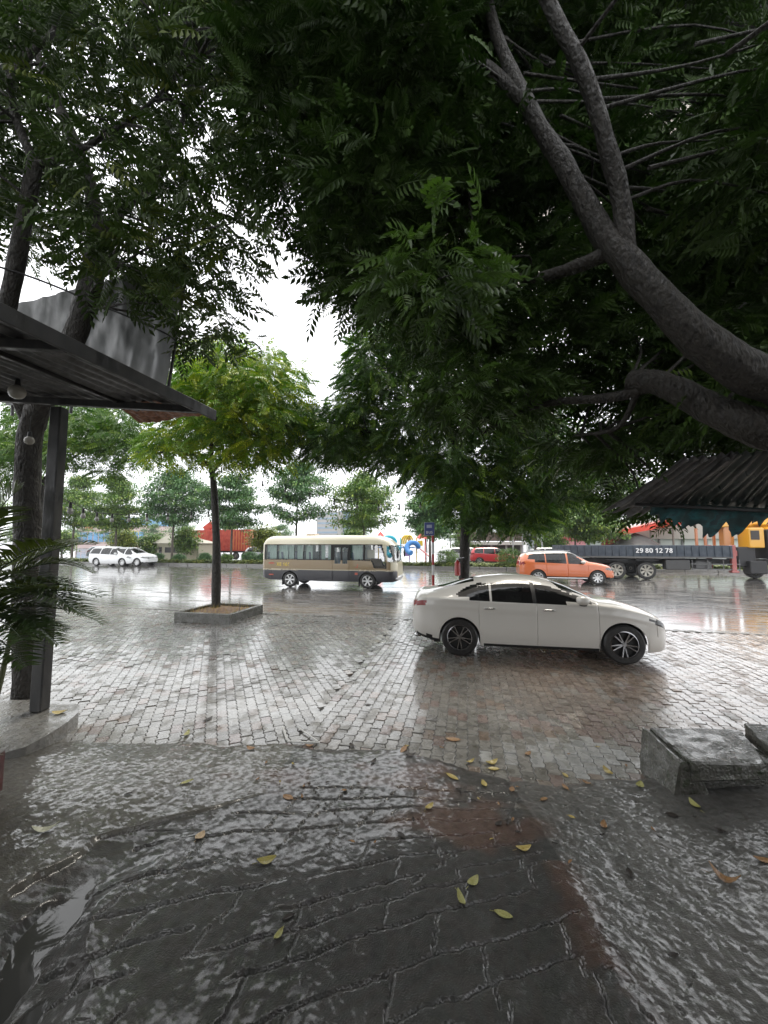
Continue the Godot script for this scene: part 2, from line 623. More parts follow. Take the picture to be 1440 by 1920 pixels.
func paver_mesh(len_: float, wid: float) -> ArrayMesh:
	var st := S()
	var zig := 0.008
	var rings := []
	for r in [[0.006, 0.0], [0.0028, -0.0035], [0.0018, -0.03]]:
		var ring := []
		for k in 5:
			var v := -len_ / 2 + len_ * k / 4.0
			v = clampf(v, -len_ / 2 + r[0], len_ / 2 - r[0])
			ring.append(Vector3(wid / 2 - r[0] + (zig if k % 2 else -zig), r[1], v))
		for k in range(4, -1, -1):
			var v := -len_ / 2 + len_ * k / 4.0
			v = clampf(v, -len_ / 2 + r[0], len_ / 2 - r[0])
			ring.append(Vector3(-wid / 2 + r[0] + (zig if k % 2 else -zig), r[1], v))
		rings.append(ring)
	for k in 4:
		quad(st, rings[0][k], rings[0][k + 1], rings[0][8 - k], rings[0][9 - k])
	for r in 2:
		for k in 10:
			var j := (k + 1) % 10
			quad(st, rings[r][k], rings[r + 1][k], rings[r + 1][j], rings[r][j])
	return st.commit()

func build_ground() -> void:
	# the wide ground, then the road
	var st := S()
	quad(st, Vector3(-160, -0.06, 60), Vector3(160, -0.06, 60), Vector3(160, -0.06, -330), Vector3(-160, -0.06, -330))
	structure("ground", st.commit(), M.far_ground, "wet grey ground reaching to the far buildings", "ground")
	st = S()
	quad(st, Vector3(-120, 0, -10.5), Vector3(120, 0, -10.5), Vector3(120, 0, -31.0), Vector3(-120, 0, -31.0))
	var road := structure("road", st.commit(), M.asphalt, "wide wet asphalt road mirroring the sky", "road")
	road.rotation.y = -STREET

	# joint sand under the pavers, then the pavers
	var nx := 140
	var ny := 44
	var pts := PackedVector3Array()
	for j in ny:
		for i in nx:
			var s := -19.0 + 38.0 * i / (nx - 1)
			var t := 2.6 + 7.9 * j / (ny - 1)
			var p := street(s, t)
			p.y = pave_height(p.x, -p.z) - 0.013
			pts.append(p)
	var pavement := structure("pavement", grid_mesh(pts, nx, ny), M.joint, "wet forecourt paved with small interlocking blocks", "pavement")
	var len_ := 0.2
	var wid := 0.116
	var mesh := paver_mesh(len_, wid)
	var spots := []
	for zone in 2:
		var turn := -STREET if zone == 0 else -STREET + 0.62
		var ux := Vector3(cos(turn), 0, -sin(turn))
		var uz := Vector3(sin(turn), 0, cos(turn))
		var origin := street(-1.7, 6.0)
		for i in range(-200, 200):
			for j in range(-125, 125):
				var p := origin + ux * (i * wid) + uz * ((j + 0.5 * (i & 1)) * len_)
				var s := p.x * cos(STREET) + p.z * sin(STREET)
				var t := p.x * sin(STREET) - p.z * cos(STREET)
				if t < 2.75 or t > 10.28 or s < -18.5 or s > 18.5 or (zone == 0) != (s > -1.75):
					continue
				var d := -p.z
				if d < 2.6 or absf(p.x) > d * 1.15 + 1.5:
					continue
				if d < ramp_edge(p.x) - 0.35:
					continue
				p.y = pave_height(p.x, d) + rng.randf_range(-0.003, 0.003)
				var brown := smoothstep(-0.4, 1.6, s + 1.2 * noise_a.get_noise_2d(p.x * 0.7, d * 0.7)) * 0.85
				var c := Color(0.168, 0.16, 0.143).lerp(Color(0.165, 0.122, 0.092), brown if rng.randf() < 0.85 else 1.0 - brown)
				c = c * rng.randf_range(0.82, 1.15)
				if rng.randf() < 0.05:
					c = Color(0.17, 0.125, 0.108)
				# patches where wet sky glare is painted as paler pavers
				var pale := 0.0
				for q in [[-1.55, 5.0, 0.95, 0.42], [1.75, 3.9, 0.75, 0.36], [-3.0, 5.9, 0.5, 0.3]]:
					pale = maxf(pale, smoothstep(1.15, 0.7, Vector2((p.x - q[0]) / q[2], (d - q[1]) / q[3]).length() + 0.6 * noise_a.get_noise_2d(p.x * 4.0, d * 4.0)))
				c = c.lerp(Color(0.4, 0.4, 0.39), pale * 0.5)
				var near := d + 0.25 * absf(p.x)
				if d < ramp_edge(p.x) - 0.02 or absf(p.x) > d * 0.98:
					near += 30.0
				var b := Basis(Vector3.UP, turn) * Basis.from_euler(Vector3(rng.randfn(0, 0.009), rng.randfn(0, 0.01), rng.randfn(0, 0.009)))
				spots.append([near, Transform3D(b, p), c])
	spots.sort_custom(func(a, b): return a[0] < b[0])
	var tones := []
	for k in 7:
		var m: StandardMaterial3D = M.paver.duplicate()
		m.vertex_color_use_as_albedo = false
		tones.append(m)
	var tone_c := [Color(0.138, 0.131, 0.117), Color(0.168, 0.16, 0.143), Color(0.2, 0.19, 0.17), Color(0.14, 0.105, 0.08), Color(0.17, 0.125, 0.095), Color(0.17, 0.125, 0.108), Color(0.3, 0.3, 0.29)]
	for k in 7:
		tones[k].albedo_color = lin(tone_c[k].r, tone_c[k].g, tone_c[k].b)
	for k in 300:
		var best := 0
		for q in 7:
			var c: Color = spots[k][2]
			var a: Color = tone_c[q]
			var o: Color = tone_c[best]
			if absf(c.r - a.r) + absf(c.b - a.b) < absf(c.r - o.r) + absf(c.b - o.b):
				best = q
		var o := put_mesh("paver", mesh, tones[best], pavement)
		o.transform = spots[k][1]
	var mm := MultiMesh.new()
	mm.transform_format = MultiMesh.TRANSFORM_3D
	mm.use_colors = true
	mm.mesh = mesh
	mm.instance_count = spots.size() - 300
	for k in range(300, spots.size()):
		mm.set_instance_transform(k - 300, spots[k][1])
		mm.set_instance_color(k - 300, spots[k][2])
	var mi := MultiMeshInstance3D.new()
	mi.name = "pavers"
	mi.multimesh = mm
	mi.material_override = M.paver
	mi.set_meta("kind", "stuff")
	pavement.add_child(mi)
	for k in 34:
		var o := put_mesh("kerb_stone", KERB(), M.concrete, pavement)
		o.position = street(-17.0 + k * 1.0, 10.42, -0.02)
		o.rotation.y = -STREET

	# the cast concrete ramp in front of the house
	nx = 820
	ny = 420
	pts = PackedVector3Array()
	pts.resize(nx * ny)
	var cols := PackedColorArray()
	cols.resize(nx * ny)
	for j in ny:
		var d := 4.6 - 3.72 * (1.0 - pow(1.0 - float(j) / (ny - 1), 1.35))
		for i in nx:
			var x := (-1.0 + 2.0 * i / (nx - 1)) * (1.12 * d + 0.7)
			pts[j * nx + i] = Vector3(x, ramp_height(x, d), -d)
			var c := Color(0.06, 0.058, 0.054)
			var n := noise_a.get_noise_2d(x * 1.3 + 5.0, d * 1.3)
			var n2 := noise_c.get_noise_2d(x * 0.7, d * 0.7)
			if x < ledge_x(d):
				c = c.lerp(Color(0.11, 0.104, 0.088), 0.8)
			if x > 1.08:
				c = c.lerp(Color(0.12, 0.117, 0.108), 0.8)
			var red := 0.0
			red = maxf(red, smoothstep(0.0, 0.25, 0.28 - Vector2((x + 0.95) / 1.5, d - 3.45).length() + 0.25 * n2))
			red = maxf(red, 0.9 * smoothstep(0.0, 0.25, 0.42 - Vector2((x - 0.6) / 1.4, d - 2.85).length() + 0.3 * n2))
			red = maxf(red, 0.8 * smoothstep(0.0, 0.2, 0.3 - Vector2((x - 0.3) / 2.0, d - 3.5).length() + 0.3 * n2))
			var q := (x - (1.0 + 0.05 * sin(d * 3.0))) / 0.1
			if d < 2.5:
				red = maxf(red, exp(-q * q) * smoothstep(-0.25, 0.1, n2 + 0.1))
			c = c.lerp(Color(0.105, 0.06, 0.044), clampf(red, 0, 1) * 0.75)
			c = c * (1.0 + 0.5 * n)
			cols[j * nx + i] = c
	structure("concrete_ramp", grid_mesh(pts, nx, ny, cols), M.ramp, "worn wet concrete ramp with scored joints and cracks", "ramp")
	# porch floor the picture is taken from
	st = S()
	bx(st, Vector3(0, 0.2, 2.2), Vector3(9.1, 0.55, 6.15), 0.02)
	structure("porch_floor", st.commit(), M.concrete, "plain concrete porch floor at the top of the ramp", "floor")
	# unseen house put in behind: wall, door, porch roof block sky, shade ramp
	var h := thing("house", "unseen plain house front with porch roof added to shade the ramp", "house", Vector3(0, 0.45, 3.2))
	var plaster := plain(0.3, 0.27, 0.22, 0.8)
	for q in [[-3.0, 1.75, 4.2, 3.5], [3.0, 1.75, 4.2, 3.5], [0.0, 3.1, 1.8, 0.8], [0.0, 5.25, 10.2, 3.5]]:
		st = S()
		bx(st, Vector3(q[0], q[1], 0.1), Vector3(q[2], q[3], 0.2), 0.01)
		obj("wall", st, plaster, h)
	st = S()
	bx(st, Vector3(0, 1.35, 0.12), Vector3(1.76, 2.66, 0.08), 0.01)
	obj("door", st, plain(0.08, 0.05, 0.03, 0.5), h)
	st = S()
	bx(st, Vector3(0, 3.35, -2.05), Vector3(10.2, 0.12, 4.0), 0.01)  # out of view, drawn forward to deepen shade on the ramp
	obj("added_porch_roof", st, M.post, h)
	for sg in [-1.0, 1.0]:
		st = S()
		bx(st, Vector3(sg * 4.3, 1.65, -3.2), Vector3(0.16, 3.28, 0.16), 0.01)
		obj("porch_post", st, M.post, h)
		st = S()
		bx(st, Vector3(sg * 5.0, 3.5, 2.6), Vector3(0.2, 7.0, 4.8), 0.01)
		obj("side_wall", st, plaster, h)
	# standing water
	var told := ["rain water pooled in the gully under the broken ledge", "second rain puddle lower in the gully beside the ledge", "narrow rain puddle at the edge of the scored ramp joints"]
	for k in 3:
		var q: Array = HOLLOWS[k]
		st = S()
		prism(st, blob(q[2] * 1.5, q[3] * 1.5, 36, 11 + k, 0.1), -0.004, 0.0)
		var o := structure("puddle", st.commit(), M.water, told[k], "puddle")
		o.position = Vector3(q[0], hollow_level(q), -q[1])

func KERB() -> ArrayMesh:
	if not M.has("kerb_mesh"):
		M.kerb_mesh = box_mesh(Vector3(0.99, 0.15, 0.2), 0.012)
	return M.kerb_mesh

# ---- across the road ---------------------------------------------------------------
func part_box(called: String, m: Material, parent: Node, c: Vector3, size: Vector3, bev := 0.0, turn := Basis()) -> MeshInstance3D:
	var st := S()
	bx(st, Vector3.ZERO, size, bev)
	var o := obj(called, st, m, parent)
	o.transform = Transform3D(turn, c)
	return o

# street position of the point seen at (px) on the line t metres across
func st_at(px: float, t: float, y := 0.0) -> Vector3:
	var k := (px - 720.0) / FOCAL
	# X = k d ; t = X sin a + d cos a
	var d := t / (k * sin(STREET) + cos(STREET))
	return Vector3(k * d, y, -d)

func tier_tree(called: String, label: String, base: Vector3, height: float, spread: float, lean: float, tones: Array, mesh: Mesh, n: int, group := "") -> void:
	var t := thing(called, label, "tree", base, 0.0, group)
	var top := Vector3(lean, height, rng.randfn(0, 0.2))
	var st := S()
	var pts := smooth_path([Vector3.ZERO, top * 0.3 + Vector3(rng.randfn(0, 0.06), 0, 0), top * 0.6, top * 0.95], 5)
	var rr := []
	for k in pts.size():
		rr.append(lerpf(0.13, 0.03, float(k) / (pts.size() - 1)))
	tube(st, pts, rr, 8, 0.15)
	obj("trunk", st, M.bark_far, t)
	var xf := []
	var cols := []
	var tiers := rng.randi_range(4, 6)
	var stretch := Vector3(rng.randf_range(0.85, 1.2), 1, 1)
	for q in tiers:
		var f := float(q) / (tiers - 1)
		var y := height * lerpf(0.52, 0.96, pow(f, 0.9))
		var rad := spread * 1.12 * (0.75 + 0.9 * f - 1.42 * f * f) * rng.randf_range(0.85, 1.12)
		for a in 6:
			if rng.randf() < 0.1:
				continue
			var ang := TAU * a / 6.0 + rng.randf_range(-0.4, 0.4) + q
			var reach := rad * rng.randf_range(0.6, 1.1)
			var end := Vector3(cos(ang) * reach, y + rng.randf_range(-0.45, 0.5), sin(ang) * reach) * stretch + top * Vector3(1, 0, 1) * f
			var root := pts[int(clampf(y / height, 0, 0.94) * (pts.size() - 1))] as Vector3
			st = S()
			var bp := [root, (root + end) * 0.5 + Vector3(0, 0.12, 0), end]
			tube(st, bp, [0.045, 0.03, 0.012], 5)
			obj("branch", st, M.bark_far, t)
			for k in n / (tiers * 6):
				var s := pow(rng.randf(), 0.6)
				var p := root.lerp(end, s) + Vector3(rng.randfn(0, 0.4), rng.randfn(0, 0.26) + 0.1, rng.randfn(0, 0.4))
				xf.append(Transform3D(Basis(Vector3.UP, rng.randf() * TAU).scaled(Vector3.ONE * rng.randf_range(0.7, 1.25)), p))
				var c: Color = tones[0].lerp(tones[1], rng.randf())
				if rng.randf() < 0.15:
					c = tones[2]
				cols.append(c)
	scatter(t, "crown", mesh, M.leaf_far, xf, cols)

func ball_shrub(label: String, base: Vector3, r: float, tones: Array, mesh: Mesh, n: int) -> void:
	var t := thing("round_shrub", label, "shrub", base, 0.0, "clipped shrubs on the verge")
	var st := S()
	tube(st, [Vector3.ZERO, Vector3(0, r * 0.6, 0)], [0.05, 0.03], 6)
	obj("stem", st, M.bark_far, t)
	var xf := []
	var cols := []
	for k in n:
		var v := Vector3(rng.randfn(), rng.randfn(), rng.randfn()).normalized() * r * pow(rng.randf(), 0.25)
		v.y = v.y * 0.85 + r * 0.8
		if v.y < 0.03:
			continue
		xf.append(Transform3D(Basis(Vector3.UP, rng.randf() * TAU).scaled(Vector3.ONE * rng.randf_range(0.35, 0.6)), v))
		cols.append((tones[0] as Color).lerp(tones[1], rng.randf()))
	scatter(t, "foliage", mesh, M.leaf_far, xf, cols)

func build_far_side() -> void:
	var st := S()
	quad(st, Vector3(-120, 0.16, -31.2), Vector3(120, 0.16, -31.2), Vector3(120, 0.16, -35.5), Vector3(-120, 0.16, -35.5))
	var verge := structure("grass_verge", st.commit(), M.verge, "grass verge across the road under a row of trees", "verge")
	verge.rotation.y = -STREET
	var kerbm := box_mesh(Vector3(1.97, 0.4, 0.2), 0.02)
	for k in 36:
		var o := put_mesh("kerb_stone", kerbm, M.concrete, verge)
		o.position = Vector3(-40.0 + k * 2.0, 0.0, -31.1)
	st = S()
	quad(st, Vector3(-120, 0.0, -35.5), Vector3(120, 0.0, -35.5), Vector3(120, 0.0, -75), Vector3(-120, 0.0, -75))
	var lot := structure("parking_lot", st.commit(), M.asphalt, "wet parking ground behind the verge", "parking lot")
	lot.rotation.y = -STREET
	lot.position.y = -0.02
	# grass blades and low hedge along the verge
	var tuft := leaf_tuft(14, 0.35, 0.3, 0.5, 3)
	var xf := []
	var cols := []
	for k in 4200:
		var s := rng.randf_range(-45, 32)
		var front := rng.randf() < 0.55
		var t := rng.randf_range(31.5, 32.2) if front else rng.randf_range(32.2, 35.4)
		var y := 0.16 + (rng.randf_range(0.02, 0.32) if front else 0.05)
		xf.append(Transform3D(Basis(Vector3.UP, rng.randf() * TAU).scaled(Vector3(0.8, 0.7, 0.8)), street(s, t, y)))
		cols.append(Color(0.07, 0.12, 0.025).lerp(Color(0.2, 0.22, 0.04), rng.randf()))
	var holder := Node3D.new()
	holder.name = "low_hedge"
	add_child(holder)
	tag(holder, "low yellow-green hedge and grass along the far kerb", "hedge", "", "stuff")
	scatter(holder, "foliage", tuft, M.grass, xf, cols)
	# the row of trees on the verge
	var far_tuft := leaf_tuft(16, 0.62, 0.24, 0.4, 4)
	var cool := [Color(0.07, 0.16, 0.06), Color(0.13, 0.25, 0.09), Color(0.22, 0.34, 0.1)]
	var warm := [Color(0.09, 0.18, 0.04), Color(0.18, 0.28, 0.055), Color(0.3, 0.38, 0.07)]
	var rows := [
		[-60, 33.0, 7.0, 2.7, 0.0, warm, "layered green tree on the verge beyond the palm fronds"],
		[138, 33.6, 7.4, 2.6, 0.2, warm, "pale layered verge tree beside the kiosk post"],
		[220, 33.0, 7.1, 2.7, 0.1, warm, "flat-crowned verge tree behind the white minivan"],
		[325, 33.0, 7.7, 2.8, 0.0, cool, "umbrella-shaped verge tree in front of the beige guardhouse"],
		[435, 33.2, 7.0, 2.7, 0.1, cool, "verge tree in front of the red shipping container"],
		[556, 33.0, 7.9, 2.9, 0.0, cool, "tallest layered verge tree rising behind the minibus rear windows"],
		[684, 33.2, 6.7, 2.8, -0.1, warm, "verge tree rising over the minibus front door"],
		[806, 32.6, 5.2, 2.0, 0.1, cool, "verge tree trunk directly behind the bus stop sign"],
		[1000, 33.5, 5.6, 2.0, 0.1, warm, "thin verge tree behind the orange car roof"],
	]
	for r in rows:
		tier_tree("verge_tree", r[6], st_at(r[0], r[1], 0.16), r[2] * 1.18, r[3] * 1.25, r[4], r[5], far_tuft, 1600, "verge trees across the road")
	tier_tree("verge_tree", "dense verge tree with reddish leaning trunk behind the flatbed truck", st_at(1108, 36.0, 0.1), 5.6, 2.6, -0.5, warm, far_tuft, 1800, "verge trees across the road")
	tier_tree("verge_tree", "big pale tree over the shop signs across the road", st_at(1075, 46.0, 0.0), 8.0, 3.6, 0.3, warm, far_tuft, 2200, "verge trees across the road")
	# smaller bright trees and bushes behind
	var bright := [Color(0.16, 0.22, 0.02), Color(0.28, 0.32, 0.03), Color(0.36, 0.38, 0.04)]
	var bt := [[238, 37.5, 2.9, "small lime-green tree beside the blue building"], [494, 37.0, 3.4, "small lime-green tree at the end of the red container"], [120, 37.0, 3.0, "small green tree seen between the palm fronds"], [285, 38.0, 2.6, "small bushy tree beside the guardhouse"], [664, 40.0, 3.2, "small palm-like bush above the minibus roof"], [350, 36.5, 3.2, "drooping small tree in front of the guardhouse"], [870, 42.0, 3.2, "small green tree beside the low brown building"], [1035, 44.0, 3.0, "small tree under the yellow shop sign"]]
	for k in bt.size():
		tier_tree("small_tree", bt[k][3], st_at(bt[k][0], bt[k][1], 0.0), bt[k][2], 1.25, 0.0, bright if k < 2 else warm, far_tuft, 420, "small trees behind the verge")
	# backdrop trees at the edge of the lot
	for k in 26:
		var px := -150.0 + k * 62.0 + rng.randf_range(-20, 20)
		if px > 560 and px < 830 and k % 2 == 0:
			continue
		tier_tree("lot_tree", "hazy tree at the far edge of the parking ground", st_at(px, rng.randf_range(66, 85)), rng.randf_range(5.0, 8.5), 3.6, rng.randf_range(-0.4, 0.4), cool if k % 3 else warm, far_tuft, 600, "hazy trees beyond the parking ground")
	# clipped shrubs
	var sb := [
		[298, 0.55, 0, "dark round shrub beside the white minivan's nose"], [338, 0.52, 0, "low round shrub below the guardhouse window"], [386, 0.58, 0, "round shrub beside the planter tree trunk"],
		[424, 0.55, 1, "bright green clipped shrub below the red container"], [470, 0.68, 0, "wide round shrub behind the minibus tail"], [496, 0.6, 0, "round shrub just behind the minibus tail corner"],
		[838, 0.85, 1, "large rounded shrub behind the red extinguisher"], [953, 0.95, 1, "large clipped ball shrub behind the orange car"]]
	for s in sb:
		ball_shrub(s[3], st_at(s[0], 32.6, 0.16), s[1], cool if s[2] == 0 else warm, far_tuft, 260)

	# --- buildings
	var b := thing("guardhouse", "small beige guardhouse with a sloping roof behind the verge", "guardhouse", st_at(352, 39.0), -STREET)
	var beige := plain(0.5, 0.46, 0.36, 0.7)
	part_box("wall", beige, b, Vector3(0, 1.0, 0), Vector3(5.4, 2.0, 3.0), 0.02)
	part_box("door", plain(0.62, 0.56, 0.42, 0.6), b, Vector3(1.9, 0.95, 1.52), Vector3(1.1, 1.8, 0.06), 0.01)
	part_box("window", M.tint, b, Vector3(-0.6, 1.25, 1.52), Vector3(2.0, 0.6, 0.05))
	part_box("window", M.tint, b, Vector3(-2.2, 1.0, 1.52), Vector3(0.35, 1.2, 0.05))
	st = S()
	hexa(st, [Vector3(-3.2, 2.0, 1.8), Vector3(3.0, 2.0, 1.8), Vector3(3.0, 2.0, -1.8), Vector3(-3.2, 2.0, -1.8), Vector3(-2.2, 2.9, 0.6), Vector3(-0.6, 2.9, 0.6), Vector3(-0.6, 2.9, -0.6), Vector3(-2.2, 2.9, -0.6)])
	obj("roof", st, plain(0.42, 0.4, 0.34, 0.7), b)

	b = thing("shipping_container", "red shipping container on a flat trailer behind the verge", "container", st_at(418, 43.5), -STREET)
	var red := mottled([[0.2, lin(0.42, 0.05, 0.035)], [0.8, lin(0.55, 0.09, 0.06)]], Vector3(0.3, 0.3, 0.3), 0.4, 0.7, 0.0, false, 31)
	st = S()
	for k in 44:
		bx(st, Vector3(-4.5 + k * 0.207, 2.35, 1.2 + (0.025 if k % 2 else 0.0)), Vector3(0.205, 2.5, 0.06))
	bx(st, Vector3(-0.05, 2.35, 0), Vector3(9.1, 2.6, 2.36), 0.03)
	obj("body", st, red, b)
	for k in 3:
		part_box("door_panel", plain(0.6, 0.22, 0.1, 0.5), b, Vector3(4.53, 2.35, -0.8 + k * 0.8), Vector3(0.05, 2.4, 0.75), 0.01)
	for k in 6:
		part_box("orange_panel", plain(0.6, 0.2, 0.07, 0.5), b, Vector3(2.4 + k * 0.36, 2.35, 1.262), Vector3(0.12, 2.3, 0.02))
	part_box("trailer", M.black, b, Vector3(0, 0.95, 0), Vector3(9.2, 0.2, 2.3), 0.02)
	for k in 4:
		wheel(b, Vector3([-3.6, -2.4, 2.6, 3.8][k], 0.45, 1.0), 0.45, 0.26, M.alloy, 8)
	st = S()
	bx(st, Vector3(-2.0, 4.05, 0), Vector3(1.3, 0.9, 0.5), 0.05, Basis(Vector3.BACK, 0.6))
	obj("lifting_arm", st, red, b)

	b = thing("exhibition_hall", "long blue and pink hall seen through haze behind the palm", "building", st_at(238, 120.0), -STREET)
	part_box("wall", plain(0.55, 0.42, 0.4, 0.7), b, Vector3(0, 4.5, 0), Vector3(29, 9.0, 14))
	part_box("roof_band", plain(0.16, 0.36, 0.62, 0.5), b, Vector3(0, 9.4, 0.2), Vector3(29.6, 2.6, 14.4))
	for k in 12:
		part_box("window", plain(0.1, 0.3, 0.55, 0.2), b, Vector3(-13 + k * 2.4, 4.0, 7.05), Vector3(1.9, 3.4, 0.2))
	for k in 3:
		part_box("sign_panel", plain(0.6, 0.22, 0.08, 0.5), b, Vector3(-9 + k * 8.5, 7.2, 7.08), Vector3(3.0, 1.0, 0.2))

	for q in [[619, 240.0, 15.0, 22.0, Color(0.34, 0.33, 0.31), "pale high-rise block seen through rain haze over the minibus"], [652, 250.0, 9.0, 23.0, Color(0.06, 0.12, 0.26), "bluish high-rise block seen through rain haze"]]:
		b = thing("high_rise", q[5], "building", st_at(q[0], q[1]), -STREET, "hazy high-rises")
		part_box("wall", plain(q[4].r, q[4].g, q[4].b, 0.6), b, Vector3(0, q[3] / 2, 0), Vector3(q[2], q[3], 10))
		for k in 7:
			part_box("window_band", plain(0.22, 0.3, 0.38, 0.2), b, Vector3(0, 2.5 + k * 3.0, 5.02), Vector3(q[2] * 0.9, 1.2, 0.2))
		part_box("parapet", plain(0.5, 0.5, 0.5, 0.6), b, Vector3(0, q[3] + 0.3, 0), Vector3(q[2] * 0.6, 0.6, 6))

	b = thing("low_pavilion", "low brown flat-roofed pavilion with white fascia behind the verge", "building", st_at(918, 44.0), -STREET)
	part_box("roof", plain(0.16, 0.12, 0.1, 0.6), b, Vector3(0, 2.7, 0), Vector3(7.0, 0.9, 5.0), 0.03)
	part_box("fascia", plain(0.6, 0.57, 0.53, 0.6), b, Vector3(0, 2.0, 0.1), Vector3(6.8, 0.35, 4.8), 0.02)
	part_box("wall", plain(0.12, 0.1, 0.1, 0.7), b, Vector3(0, 0.9, -1.5), Vector3(6.6, 1.85, 1.0))
	for k in 5:
		part_box("pillar", plain(0.4, 0.38, 0.36, 0.7), b, Vector3(-3.0 + k * 1.5, 0.95, 2.1), Vector3(0.2, 1.8, 0.2), 0.01)

	b = thing("notice_frame", "grey metal notice frame with a pale poster behind the orange car", "notice board", st_at(988, 40.0), -STREET)
	for k in 4:
		part_box("upright", plain(0.45, 0.47, 0.48, 0.4), b, Vector3(-1.35 + k * 0.9, 1.5, 0), Vector3(0.12, 3.0, 0.12), 0.01)
	part_box("top_rail", plain(0.45, 0.47, 0.48, 0.4), b, Vector3(0, 3.02, 0), Vector3(2.9, 0.12, 0.14), 0.01)
	part_box("poster", plain(0.55, 0.6, 0.66, 0.4), b, Vector3(0.45, 1.7, 0), Vector3(0.75, 2.0, 0.04), 0.005)
	part_box("poster", plain(0.2, 0.24, 0.38, 0.4), b, Vector3(0.45, 2.5, 0.03), Vector3(0.7, 0.4, 0.03), 0.005)

	b = thing("shop_row", "row of small shops with yellow and pink signs across the road", "shop", st_at(1062, 54.0), -STREET)
	part_box("wall", plain(0.55, 0.56, 0.54, 0.7), b, Vector3(0, 1.6, 0), Vector3(9.5, 3.2, 4.0))
	part_box("yellow_sign", plain(0.75, 0.5, 0.03, 0.4), b, Vector3(-1.4, 4.1, 2.1), Vector3(5.2, 1.0, 0.15), 0.02)
	part_box("sign_stripe", plain(0.75, 0.22, 0.03, 0.4), b, Vector3(-0.8, 4.15, 2.2), Vector3(3.4, 0.35, 0.08), 0.01)
	part_box("pink_sign", plain(0.72, 0.3, 0.34, 0.5), b, Vector3(-0.4, 2.4, 2.1), Vector3(4.6, 1.5, 0.15), 0.02)
	part_box("pink_sign", plain(0.7, 0.42, 0.42, 0.5), b, Vector3(3.2, 2.5, 2.1), Vector3(1.8, 1.2, 0.15), 0.02)
	for k in 6:
		part_box("red_lettering", plain(0.6, 0.08, 0.1, 0.5), b, Vector3(-1.9 + k * 0.6, 2.5, 2.2), Vector3(0.4, 0.45, 0.05), 0.01)
	part_box("blue_awning", plain(0.35, 0.5, 0.6, 0.5), b, Vector3(1.0, 5.2, 0), Vector3(5.0, 0.5, 3.0), 0.02)
	part_box("door", M.tint, b, Vector3(-3.6, 1.1, 2.05), Vector3(1.2, 2.1, 0.1))

	b = thing("sale_hall", "white corrugated shed with a low gable behind the flatbed truck", "shed", st_at(1255, 40.0), -STREET)
	st = S()
	hexa(st, [Vector3(-6, 0, 2), Vector3(6, 0, 2), Vector3(6, 0, -4), Vector3(-6, 0, -4), Vector3(-6, 2.4, 2), Vector3(6, 2.4, 2), Vector3(6, 2.4, -4), Vector3(-6, 2.4, -4)])
	obj("wall", st, plain(0.5, 0.55, 0.52, 0.6), b)
	st = S()
	hexa(st, [Vector3(-6.3, 2.4, 2.3), Vector3(6.3, 2.4, 2.3), Vector3(6.3, 2.4, -4.3), Vector3(-6.3, 2.4, -4.3), Vector3(-0.5, 4.4, 2.3), Vector3(0.5, 4.4, 2.3), Vector3(0.5, 4.4, -4.3), Vector3(-0.5, 4.4, -4.3)])
	obj("roof", st, plain(0.42, 0.4, 0.36, 0.6), b)
	for k in 7:
		part_box("pillar", plain(0.2, 0.2, 0.2, 0.5), b, Vector3(-5.4 + k * 1.8, 1.2, 2.1), Vector3(0.12, 2.4, 0.12))

	# --- playground behind the minibus
	b = thing("playground", "colourful climbing frame with slides and towers behind the minibus nose", "playground", st_at(752, 46.0), -STREET)
	var cyan := plain(0.02, 0.42, 0.55, 0.35)
	var yel := plain(0.75, 0.48, 0.03, 0.35)
	var pred := plain(0.65, 0.06, 0.05, 0.35)
	var pblue := plain(0.06, 0.25, 0.62, 0.35)
	var purple := plain(0.3, 0.16, 0.5, 0.35)
	for k in 7:
		st = S()
		tube(st, [Vector3(-2.8 + k * 0.95, 0, 0.6 * (k % 2)), Vector3(-2.8 + k * 0.95, 2.7, 0.6 * (k % 2))], [0.07, 0.07], 8)
		obj("post", st, [yel, pred, pblue, cyan, purple, yel, pred][k], b)
	part_box("platform", pblue, b, Vector3(-0.5, 1.5, 0.2), Vector3(4.4, 0.12, 1.3), 0.02)
	for k in 2:
		st = S()
		lathe(st, [Vector2(0.0, 0.9), Vector2(0.75, 0.0), Vector2(0.0, 0.0)], 4)
		var ro := obj("roof", st, [pred, pred][k], b)
		ro.position = Vector3([-2.5, 2.6][k], 2.55, 0.2)
	for k in 3:
		st = S()
		var c := Vector3([-1.2, -0.8, 1.6][k], [2.1, 1.2, 1.5][k], 0.9)
		var pp := []
		var rr := []
		for q in 15:
			var a := PI * 1.5 * q / 14.0
			pp.append(c + Vector3(cos(a) * 0.6, sin(a) * 0.6, 0.12 * q))
			rr.append(0.3)
		tube(st, pp, rr, 10)
		obj("tube_slide", st, [cyan, cyan, pblue][k], b)
	for k in 3:
		st = S()
		var pp := []
		var rr := []
		for q in 11:
			var a := PI * q / 10.0
			pp.append(Vector3(0.55 + k * 0.28 + cos(a) * 0.45, 1.9 + sin(a) * 1.0, 0.3 + k * 0.2))
			rr.append(0.11)
		tube(st, pp, rr, 8)
		obj("arch", st, yel, b)
	for k in 4:
		part_box("panel", [pred, cyan, purple, yel][k], b, Vector3(-2.4 + k * 1.6, [2.2, 1.9, 0.8, 2.0][k], 0.75), Vector3(0.6, 0.6, 0.06), 0.02)
	part_box("slide_chute", pred, b, Vector3(2.9, 0.9, 0.6), Vector3(1.9, 0.08, 0.5), 0.02, Basis(Vector3.BACK, -0.7))

	# --- red market stall behind the truck
	b = thing("market_awning", "bright red sloping awning above the flatbed truck", "awning", st_at(1235, 36.0), -STREET)
	st = S()
